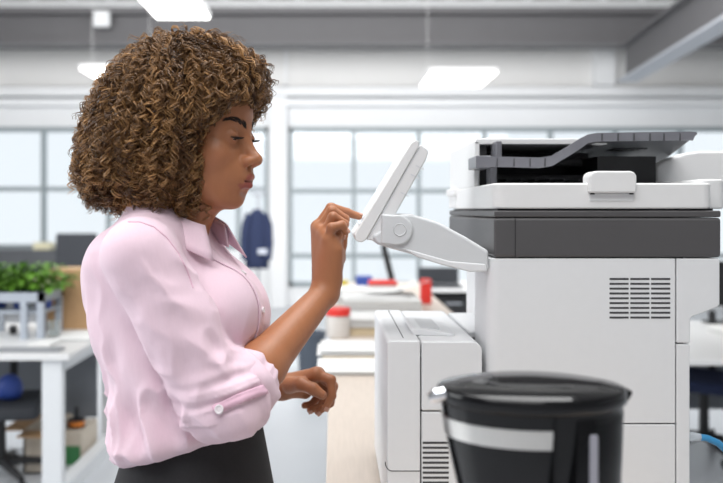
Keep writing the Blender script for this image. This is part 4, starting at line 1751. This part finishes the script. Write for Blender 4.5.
z1 = paper_stack('thin white paper stack nearest on the bench beside the copier', -.05, .17, 2.75, 3.00, CZ, 5, 1)
z2 = paper_stack('white paper stack lying second from the front on the bench', -.055, .165, 3.07, 3.33, CZ + .010, 6, 2)
o = box('manila_folder', -.045, .175, 3.06, 3.34, CZ + .0005, CZ + .0095, M_manila, bevel=0.002)
tag(o, 'tan card folder under the second white paper stack', 'folder')
z3 = paper_stack('white paper stack on the bench behind the tan folder', .07, .29, 3.62, 3.9, CZ + .036, 12, 3)
o = box('manila_folder', .07, .30, 3.62, 3.91, CZ + .0005, CZ + .0355, M_manila, bevel=0.003)
tag(o, 'thick tan folder under the small white stack behind the jar', 'folder')
z4 = paper_stack('large untidy heap of white prints beside the red lidded jar', .06, .46, 4.25, 4.70, CZ, 26, 4)
# loose curled sheets on the heap
for k, (ax_, ay_, rot, lab) in enumerate(((.06, 4.22, .12, 'loose white print lying flat over the front of the large heap'), (.20, 4.35, -.20, 'loose white print with a raised corner on top of the large heap'))):
    bm = bmesh.new()
    g = []
    for i in range(13):
        row = []
        for j in range(9):
            u_, v_ = i / 12, j / 8
            x = (u_ - .5) * .36
            y = (v_ - .5) * .26
            z = z4 + .004 + k * .016 + (.006 + .125 * k) * max(0, u_ - .35) ** 1.4 * (1 - .3 * v_) + .002 * math.sin(u_ * 5)
            row.append(bm.verts.new((ax_ + .16 + x * math.cos(rot) - y * math.sin(rot), ay_ + .2 + x * math.sin(rot) + y * math.cos(rot), z)))
        g.append(row)
    for i in range(12):
        for j in range(8):
            bm.faces.new((g[i][j], g[i + 1][j], g[i + 1][j + 1], g[i][j + 1]))
    o = from_bm('paper_sheet', bm, M_paper)
    sd = o.modifiers.new('thick', 'SOLIDIFY')
    sd.thickness = .003
    tag(o, lab, 'paper')
o = paper_stack('small white paper stack left of the large heap', .0, .20, 4.85, 5.15, CZ, 24, 6)

# jar with a red lid
jy = 3.60
jx = (338 - VPX) * jy / FPX
jar = thing('jar', 'frosted plastic jar with a red screw lid on the workbench', 'jar', (jx, jy, CZ))
lathe('jar_body', [(.050, CZ), (.054, CZ + .004), (.055, CZ + .085), (.050, CZ + .098)], jx, jy, M_clear, jar, n=36)
lathe('jar_lid', [(.055, CZ + .098), (.057, CZ + .100), (.057, CZ + .126), (.054, CZ + .130)], jx, jy, M_red, jar, n=36)


def tape(label, px, py, Y, m, r=.05, h=.045, cat='tape roll', zb=CZ):
    p = P(px, py, Y)
    o = lathe('tape_roll', [(r, zb), (r, zb + h), (r * .62, zb + h), (r * .62, zb), (r, zb)], p.x, p.y, m, n=32, close=False)
    tag(o, label, cat)
    return o


p = P(383, 287, 5.0)
rf = thing('red_folder', 'bright red plastic folder leaning flat behind the heap of prints', 'folder', (p.x, 5.0, CZ))
box('cover', p.x - .09, p.x + .09, 4.98, 5.12, CZ + .10, CZ + .125, M_red, rf, bevel=0.008)
box('body', p.x - .085, p.x + .085, 4.99, 5.11, CZ, CZ + .10, M_paper, rf, bevel=0.002)
p = P(425, 300, 4.9)
o = box('red_box', p.x - .03, p.x + .035, 4.85, 4.92, CZ, CZ + .15, M_red, bevel=0.006)
tag(o, 'small upright red box behind the right end of the heap of prints', 'box')
p = P(343, 300, 5.3)
o = lathe('yellow_cup', [(.028, CZ), (.036, CZ + .10), (.033, CZ + .10), (.026, CZ + .006), (.004, CZ + .006)], p.x, 5.35, M_yellow, n=28, close=False)
tag(o, 'small yellow cup left of the red folder on the bench', 'cup')

# gooseneck lamp on the bench
lx = (392 - VPX) * 5.6 / FPX
gl = thing('gooseneck_lamp', 'black gooseneck desk lamp standing on the bench behind the prints', 'lamp', (lx, 5.6, CZ))
lathe('lamp_base', [(.07, CZ), (.075, CZ + .006), (.07, CZ + .02), (.02, CZ + .03)], lx, 5.6, M_dark, gl, n=32)
tube('gooseneck', [(lx, 5.6, CZ + .02), (lx - .005, 5.6, CZ + .1), (lx - .03, 5.6, CZ + .2), (lx - .055, 5.6, CZ + .30), (lx - .06, 5.6, CZ + .40), (lx - .03, 5.6, CZ + .47), (lx + .03, 5.6, CZ + .49)], .022, M_dark, gl, n=14)
tube('lamp_head', [(lx + .03, 5.6, CZ + .49), (lx + .07, 5.6, CZ + .47), (lx + .11, 5.6, CZ + .43)], [.025, .045, .055], M_dark, gl, n=20)


# ------------------------------------------------------------------ desks
def desk(label, x0, x1, y0, y1, zt, sides=(1, 1)):
    t = thing('desk', label, 'desk', ((x0 + x1) / 2, (y0 + y1) / 2, 0))
    box('desk_top', x0, x1, y0, y1, zt - .03, zt, M_desk, t, bevel=0.004)
    for xx in (x0 + .03, x1 - .14):
        f = boxes('leg_frame', [(xx, xx + .095, y0 + .02, y0 + .075, 0, zt - .03), (xx, xx + .095, y1 - .075, y1 - .02, 0, zt - .03),
                                (xx + .02, xx + .09, y0 + .075, y1 - .075, zt - .095, zt - .03), (xx + .02, xx + .09, y0 + .075, y1 - .075, 0.0, .07)], M_frame, t)
    box('modesty_panel', x0 + .14, x1 - .16, y1 - .10, y1 - .085, .18, zt - .05, mat('slate_panel', (.20, .215, .24), .6, noise=.15, nscale=6), t, bevel=0.002)
    return t


D1X1 = (65 - VPX) * 3.9 / FPX
desk('white desk with a square tube frame on the left side', -3.1, D1X1 + .02, 3.9, 5.0, .745)
DZ = .745
desk('white desk top seen behind the right edge of the copier', 1.50, 3.6, 3.85, 5.2, .73)
RZ = .73
desk('far white desk behind the heap of prints', .75, 2.0, 7.2, 8.0, .74)
FZ = .74


# plant crate
cyy = 4.35
c0 = (-3, cyy)


def gx(px, Y):
    return (px - VPX) * Y / FPX


def gz(py, Y):
    return CAMZ + (VPY - py) * Y / FPX


M_crate = mat('pale_grey_crate', (.42, .46, .52), 0.45, noise=0.03)
X0, X1 = gx(-25, cyy), gx(43, cyy)
cr = thing('planter_stand', 'pale grey slatted planter stand holding the leafy plants on the left desk', 'planter', ((X0 + X1) / 2, cyy + .15, DZ))
ztop = gz(293, cyy)
boxes('rim', [(X0, X1, cyy, cyy + .03, ztop - .05, ztop), (X0, X1, cyy + .29, cyy + .32, ztop - .05, ztop), (X0, X0 + .03, cyy, cyy + .32, ztop - .05, ztop), (X1 - .03, X1, cyy, cyy + .32, ztop - .05, ztop)], M_crate, cr)
for a in (X0, X0 + (X1 - X0) * .66, X1 - .035):
    for b in (cyy, cyy + .285):
        box('leg', a, a + .035, b, b + .035, DZ, ztop - .05, M_crate, cr, bevel=0.002)
box('shelf_board', X0 + .01, X1 - .01, cyy + .03, cyy + .29, ztop - .115, ztop - .10, M_crate, cr, bevel=0)
for k, (a, lab) in enumerate(((gx(-14, cyy), 'green plant at the left end of the planter stand, cut by the frame'), (gx(10, cyy), 'bushy green plant in the middle of the planter stand'), (gx(33, cyy), 'green plant with pale flower buds at the right end of the planter stand'))):
    pl = thing('potted_plant', lab, 'plant', (a, cyy + .16, ztop - .10), 'plants in the planter stand')
    lathe('pot', [(.040, ztop - .10), (.055, ztop - .005), (.050, ztop - .005), (.036, ztop - .09), (.004, ztop - .09)], a, cyy + .16, M_blue, pl, n=24, close=False)
    r = random.Random(40 + k)
    bm = bmesh.new()
    for i in range(110):
        an = r.uniform(0, 2 * math.pi)
        rr = r.uniform(.0, .13) ** .9
        bx_, by_ = a + rr * math.cos(an), cyy + .16 + rr * math.sin(an) * .8
        bz_ = ztop + .015 + r.uniform(0, .135) * (1 - (rr / .17) ** 2)
        d = Vector((math.cos(an), math.sin(an), r.uniform(-.3, .6))).normalized()
        s = d.cross(Vector((0, 0, 1))).normalized()
        u = s.cross(d)
        ln, wd = r.uniform(.05, .085), r.uniform(.018, .03)
        b = Vector((bx_, by_, bz_))
        pr = None
        for q, wq, dz in ((0, .15, 0), (.25, .8, .006), (.55, 1, .006), (.85, .55, -.004), (1, .05, -.014)):
            c_ = b + d * ln * q + u * dz
            cur = (bm.verts.new(c_ - s * wd * wq + u * .004), bm.verts.new(c_), bm.verts.new(c_ + s * wd * wq + u * .004))
            if pr:
                bm.faces.new((pr[0], pr[1], cur[1], cur[0]))
                bm.faces.new((pr[1], pr[2], cur[2], cur[1]))
            pr = cur
        add_tube(bm, [Vector((a, cyy + .16, ztop - .02)), b], .0025, n=4)
    from_bm('foliage', bm, M_leaf, pl)
    if k == 2:
        for i in range(4):
            bm = bmesh.new()
            bmesh.ops.create_icosphere(bm, subdivisions=2, radius=.016, matrix=Matrix.Translation((a - .04 + .03 * i, cyy + .08, ztop + .04 + .02 * (i % 2))))
            from_bm('flower', bm, mat('cream_flower', (.75, .72, .5), .7, noise=.1), pl)

# cardboard box and small things on the left desk
bx0, bx1 = gx(49, 4.75), gx(92, 4.75)
t = thing('cardboard_box', 'brown cardboard box standing behind the planter stand', 'box', ((bx0 + bx1) / 2, 4.85, DZ))
zt_ = gz(269, 4.75)
box('carton', bx0, bx1, 4.72, 4.96, DZ, zt_, M_card, t, bevel=0.002)
box('tape_strip', bx0 - .0005, bx1 + .0005, 4.82, 4.86, zt_ - .04, zt_ + .001, M_manila, t, bevel=0)
paper_stack('white papers lying on the left desk in front of the cardboard box', gx(62, 4.4), gx(108, 4.4), 4.3, 4.58, DZ, 4, 14, group='papers on the left desk')
paper_stack('white sheet pile at the near edge of the left desk', gx(30, 4.15), gx(52, 4.15), 4.08, 4.26, DZ, 5, 15, group='papers on the left desk')
o = box('grey_keyboard', gx(-5, 3.98), gx(60, 3.98), 3.95, 4.06, DZ, DZ + .012, mat('grey_key_plastic', (.30, .31, .33), .5, noise=.2, nscale=60), bevel=0.004)
tag(o, 'flat grey keyboard along the front of the left desk', 'keyboard')
o = lathe('drinking_glass', [(.03, DZ), (.034, DZ + .09), (.031, DZ + .09), (.027, DZ + .008), (.003, DZ + .008)], gx(54, 4.45), 4.45, mat('clear_glass', (.85, .9, .9), .05, trans=.9, noise=0), n=28, close=False)
tag(o, 'small clear drinking glass beside the planter stand', 'glass')

# under the left desk
o = thing('cardboard_box', 'open cardboard box on the floor under the left desk', 'box', (-1.52, 4.45, 0))
X0b, X1b = gx(30, 4.5), gx(58, 4.5)
z_ = gz(436, 4.5) + .06
boxes('carton', [(X0b, X1b, 4.4, 4.412, 0, z_), (X0b, X1b, 4.75, 4.762, 0, z_), (X0b, X0b + .012, 4.4, 4.762, 0, z_), (X1b - .012, X1b, 4.4, 4.762, 0, z_), (X0b, X1b, 4.4, 4.762, 0, .012)], mat('pale_carton', (.62, .55, .46), .8, noise=.05), o)
boxes('flap', [(X0b - .12, X0b, 4.42, 4.74, z_ - .01, z_), (X0b + .01, X1b - .01, 4.28, 4.4, z_ - .008, z_)], M_card, o)
X0c, X1c = gx(62, 4.55), gx(82, 4.55)
t = thing('carton_box', 'pale carton with a green printed panel behind the desk leg', 'box', ((X0c + X1c) / 2, 4.65, 0))
zc = gz(432, 4.55)
box('carton', X0c, X1c, 4.55, 4.85, 0, zc, MATS['pale_carton'], t, bevel=0.002)
box('printed_panel', X0c + .02, X1c - .01, 4.548, 4.552, zc - .19, zc - .08, mat('green_print', (.05, .22, .08), .6, noise=.1), t, bevel=0)
t = thing('cable_reel', 'orange and black cable reel standing on the pale carton', 'reel', (gx(74, 4.6), 4.65, zc))
for s in (-1, 1):
    lathe('reel_flange', [(.052, zc + .025 + s * .02), (.052, zc + .028 + s * .02)], gx(74, 4.6), 4.65, M_dark, t, n=24)
lathe('cable', [(.040, zc + .008), (.044, zc + .026), (.040, zc + .044)], gx(74, 4.6), 4.65, mat('orange_cable', (.8, .25, .04), .5, noise=.1), t, n=24)
lathe('spindle', [(.012, zc), (.012, zc + .12)], gx(74, 4.6), 4.65, M_dark, t, n=16)


def office_chair(label, x, y, rot, seat_m, seat_z=.46, back_top=1.0, back_w=.44, group=None, back_m=None):
    t = thing('office_chair', label, 'chair', (x, y, 0), group)
    ca, sa_ = math.cos(rot), math.sin(rot)

    def w(lx, ly, z):
        return Vector((x + lx * ca - ly * sa_, y + lx * sa_ + ly * ca, z))

    def slab(name, x0, x1, y0, y1, z0, z1, m, bev):
        bm = bmesh.new()
        add_box(bm, x0, x1, y0, y1, z0, z1)
        for v in bm.verts:
            v.co = w(*v.co)
        return from_bm(name, bm, m, t, bevel=bev, segs=4)
    slab('seat', -.24, .24, -.23, .23, seat_z - .07, seat_z, seat_m, .03)
    slab('backrest', -back_w / 2, back_w / 2, .22, .27, seat_z + .16, back_top, back_m or M_chairblack, .045 if back_w > .3 else .02)
    tube('back_bracket', [w(0, .10, seat_z - .05), w(0, .28, seat_z - .02), w(0, .30, seat_z + .2), w(0, .27, seat_z + .35)], .022, M_dark, t, n=10)
    tube('gas_lift', [w(0, 0, .09), w(0, 0, seat_z - .07)], [.03, .026], M_dark, t, n=14)
    for k in range(5):
        a = 2 * math.pi * k / 5 + .3
        l = tube('base_leg', [w(.03 * math.cos(a), .03 * math.sin(a), .11), w(.28 * math.cos(a), .28 * math.sin(a), .075)], [.024, .016], M_dark, t, n=10)
        e = w(.28 * math.cos(a), .28 * math.sin(a), .03)
        bm = bmesh.new()
        bmesh.ops.create_cone(bm, segments=20, radius1=.030, radius2=.030, depth=.04, cap_ends=True,
                              matrix=Matrix.Translation(e) @ Matrix.Rotation(a, 4, 'Z') @ Matrix.Rotation(math.pi / 2, 4, 'X'))
        from_bm('caster', bm, M_dark, l)
    for s in (-1, 1):
        tube('armrest', [w(s * .25, 0, seat_z - .05), w(s * .29, 0, seat_z + .02), w(s * .29, .02, seat_z + .2), w(s * .29, -.10, seat_z + .21)], .018, M_dark, t, n=10)
    return t


office_chair('black office chair with a tall rounded back near the far left window', gx(84, 8.6), 8.6, math.pi, M_chairblack, .52, gz(232, 8.85), .43)
office_chair('black office chair with a blue item pushed under the left desk', gx(2, 4.3), 4.28, .15, M_chairblack, .44, .70, .40)
wb = thing('waste_bin', 'dark slate waste bin on the floor between the woman and the workbench', 'bin', (gx(311, 7.1), 7.1, 0))
M_slate = mat('slate_blue_plastic', (.06, .075, .10), .6, noise=.1)
lathe('bin_body', [(.10, 0), (.105, .004), (.13, .36), (.124, .36), (.10, .01), (.004, .01)], gx(311, 7.1), 7.1, M_slate, wb, n=36, close=False)
lathe('bin_rim', [(.128, .345), (.138, .35), (.138, .368), (.128, .372), (.124, .36), (.128, .345)], gx(311, 7.1), 7.1, M_slate, wb, n=36, close=False)
office_chair('navy seated office chair behind the copier under the right desk', gx(716, 4.6), 4.75, -.6, M_navy, .47, .70, .40, None, M_navy)
# blue bag on the chair under the left desk
p = P(10, 398, 4.25)
bm = bmesh.new()
bmesh.ops.create_uvsphere(bm, u_segments=20, v_segments=12, radius=1.0)
for v in bm.verts:
    c_ = v.co.copy()
    v.co = Vector((p.x + .07 * c_.x * (1 - .2 * c_.z), 4.24 + .06 * c_.y, .442 + .07 + .07 * (abs(c_.z) ** .8) * (1 if c_.z > 0 else -1)))
o = from_bm('blue_bag', bm, M_blue, smooth=True)
tag(o, 'small blue cloth bag lying on the chair under the left desk', 'bag')

# low cabinets under the left window and a yellow box
t = thing('low_cabinet', 'long dark low cabinet along the wall under the left window', 'cabinet', (-3.6, 11.5, 0))
xa, xb_ = gx(-60, 11.3), gx(56, 11.3)
box('carcass', xa, xb_, 11.3, 11.95, .04, gz(250, 11.3), mat('dark_grey_laminate', (.10, .105, .115), .5, noise=.05), t, bevel=0.004)
for i in range(4):
    a = xa + (xb_ - xa) * i / 4
    b = xa + (xb_ - xa) * (i + 1) / 4
    d_ = box('door', a + .006, b - .006, 11.285, 11.3, .08, gz(253, 11.3), MATS['dark_grey_laminate'], t, bevel=0.002)
    box('door_handle', b - .06, b - .045, 11.265, 11.285, .5, .62, M_steellight, d_, bevel=0.002)
box('plinth', xa + .02, xb_ - .02, 11.34, 11.9, 0, .04, M_dark, t, bevel=0)
zc2 = gz(250, 11.3)
o = box('cream_box', gx(34, 11.4), gx(50, 11.4), 11.36, 11.6, zc2, zc2 + .10, mat('cream_card', (.72, .68, .48), .7, noise=.05), bevel=0.005)
tag(o, 'cream coloured small box on the end of the dark low cabinet', 'box')

# jacket on a coat stand
jy = 9.6
jx = gx(258, jy)
cs = thing('coat_stand', 'slim steel coat stand by the white wall pillar', 'coat stand', (jx, jy + .05, 0))
tube('pole', [(jx, jy + .05, .02), (jx, jy + .05, 1.72)], .016, M_steellight, cs, n=12)
lathe('base', [(.17, 0), (.18, .008), (.17, .025), (.03, .04)], jx, jy + .05, M_steellight, cs, n=32)
for k in range(4):
    a = math.pi / 4 + k * math.pi / 2
    tube('hook', [(jx, jy + .05, 1.62), (jx + .08 * math.cos(a), jy + .05 + .08 * math.sin(a), 1.63), (jx + .11 * math.cos(a), jy + .05 + .11 * math.sin(a), 1.70)], .009, M_steellight, cs, n=8)
jk = thing('jacket', 'navy blue jacket hanging on the coat stand', 'jacket', (jx, jy - .10, gz(275, jy)))
zb_, zt2 = gz(268, jy), gz(209, jy)
bm = bmesh.new()
rings = []
for f, hwid, dep in ((0, .135, .07), (.15, .14, .075), (.5, .135, .07), (.8, .125, .06), (.92, .09, .05), (1.0, .035, .03)):
    z = zb_ + (zt2 - zb_) * f
    rings.append([bm.verts.new((jx + hwid * math.cos(2 * math.pi * i / 28) * (1 + .05 * math.sin(5 * i)), jy - .10 + dep * math.sin(2 * math.pi * i / 28), z)) for i in range(28)])
for A_, B_ in zip(rings[:-1], rings[1:]):
    for i in range(28):
        bm.faces.new((A_[i], A_[(i + 1) % 28], B_[(i + 1) % 28], B_[i]))
bm.faces.new(rings[0][::-1])
bm.faces.new(rings[-1])
from_bm('jacket_body', bm, M_navy, jk, sharp=0)
for s in (-1, 1):
    tube('sleeve', [(jx + s * .085, jy - .12, zt2 - .06), (jx + s * .13, jy - .13, zt2 - .2), (jx + s * .145, jy - .15, zt2 - .42), (jx + s * .13, jy - .17, zt2 - .6)], [.05, .055, .05, .045], M_navy, jk, n=14)
box('cuff_patch', jx + .02, jx + .13, jy - .235, jy - .22, gz(258, jy) + .06, gz(258, jy) + .12, mat('pale_patch', (.55, .58, .65), .8, noise=.1), jk, bevel=0.004)

# far desk clutter seen between arm and bench
o = thing('laptop', 'dark laptop half open on the far white desk', 'laptop', (gx(440, 7.4), 7.4, FZ))
xl = gx(440, 7.4)
box('keyboard_deck', xl - .19, xl + .19, 7.25, 7.5, FZ, FZ + .02, M_chairblack, o, bevel=0.004)
prism('screen_lid', [(xl - .19, FZ + .02), (xl + .19, FZ + .02), (xl + .19, FZ + .17), (xl - .19, FZ + .17)], 7.51, 7.53, M_chairblack, o, bevel=0.004)
o = lathe('tennis_ball', [(.003, FZ), (.025, FZ + .008), (.04, FZ + .04), (.04, FZ + .055), (.025, FZ + .085), (.003, FZ + .093)], gx(463, 7.3) + .1, 7.3, M_lime, n=24)
tag(o, 'lime green ball beside the dark laptop', 'ball')
t = thing('pedestal', 'dark drawer pedestal under the far white desk', 'pedestal', (gx(448, 7.5), 7.6, 0))
xp = gx(448, 7.5)
box('carcass', xp - .2, xp + .25, 7.32, 7.85, .03, FZ - .05, M_dark, t, bevel=0.004)
for i in range(3):
    d_ = box('drawer', xp - .19, xp + .24, 7.30, 7.32, .05 + i * .21, .245 + i * .21, M_dark, t, bevel=0.003)
    box('drawer_handle', xp - .05, xp + .10, 7.285, 7.30, .17 + i * .21, .185 + i * .21, M_steellight, d_, bevel=0.002)
o = box('blue_box', gx(356, 6.05), gx(372, 6.05), 6.0, 6.12, CZ, CZ + .07, M_blue, bevel=0.004)
tag(o, 'small blue box at the far end of the workbench', 'box')

# right desk things and the network cable
paper_stack('white paper stack on the right desk at the picture edge', gx(722, 4.5), gx(722, 4.5) + .22, 4.4, 4.7, RZ, 14, 22, group='papers on the right desk')
t = thing('monitor', 'black monitor on the right desk behind the copier', 'monitor', (gx(728, 5.0), 5.0, RZ))
xm = gx(728, 5.0)
box('screen_housing', xm - .22, xm + .3, 5.0, 5.04, RZ + .12, RZ + .40, M_dark, t, bevel=0.006)
box('stand_neck', xm + .01, xm + .06, 5.04, 5.07, RZ + .01, RZ + .25, M_dark, t, bevel=0.004)
box('stand_base', xm - .1, xm + .17, 4.95, 5.15, RZ, RZ + .012, M_dark, t, bevel=0.004)
cb0 = Vector((cx(690.5), 1.462, 1.036))
cab = thing('network_cable', 'blue network cable with a clear plug running from the copier', 'cable', cb0)
M_cab = mat('cyan_cable_sheath', (.05, .28, .55), .4, noise=.04)
tube('sheath', [cb0 + Vector(v) for v in ((.030, 0, -.001), (.045, 0, -.003), (.065, 0, -.012), (.09, .01, -.034), (.14, .02, -.09), (.19, .03, -.25), (.22, .04, -.6))] + [Vector((cb0.x + .23, cb0.y + .06, .01))], .0062, M_cab, cab, n=12)
tube('plug', [cb0 + Vector((.001, 0, .0)), cb0 + Vector((.018, 0, 0)), cb0 + Vector((.032, 0, -.001))], [.008, .0085, .0065], mat('clear_plug_plastic', (.75, .8, .85), .15, trans=.4, noise=0), cab, n=10)
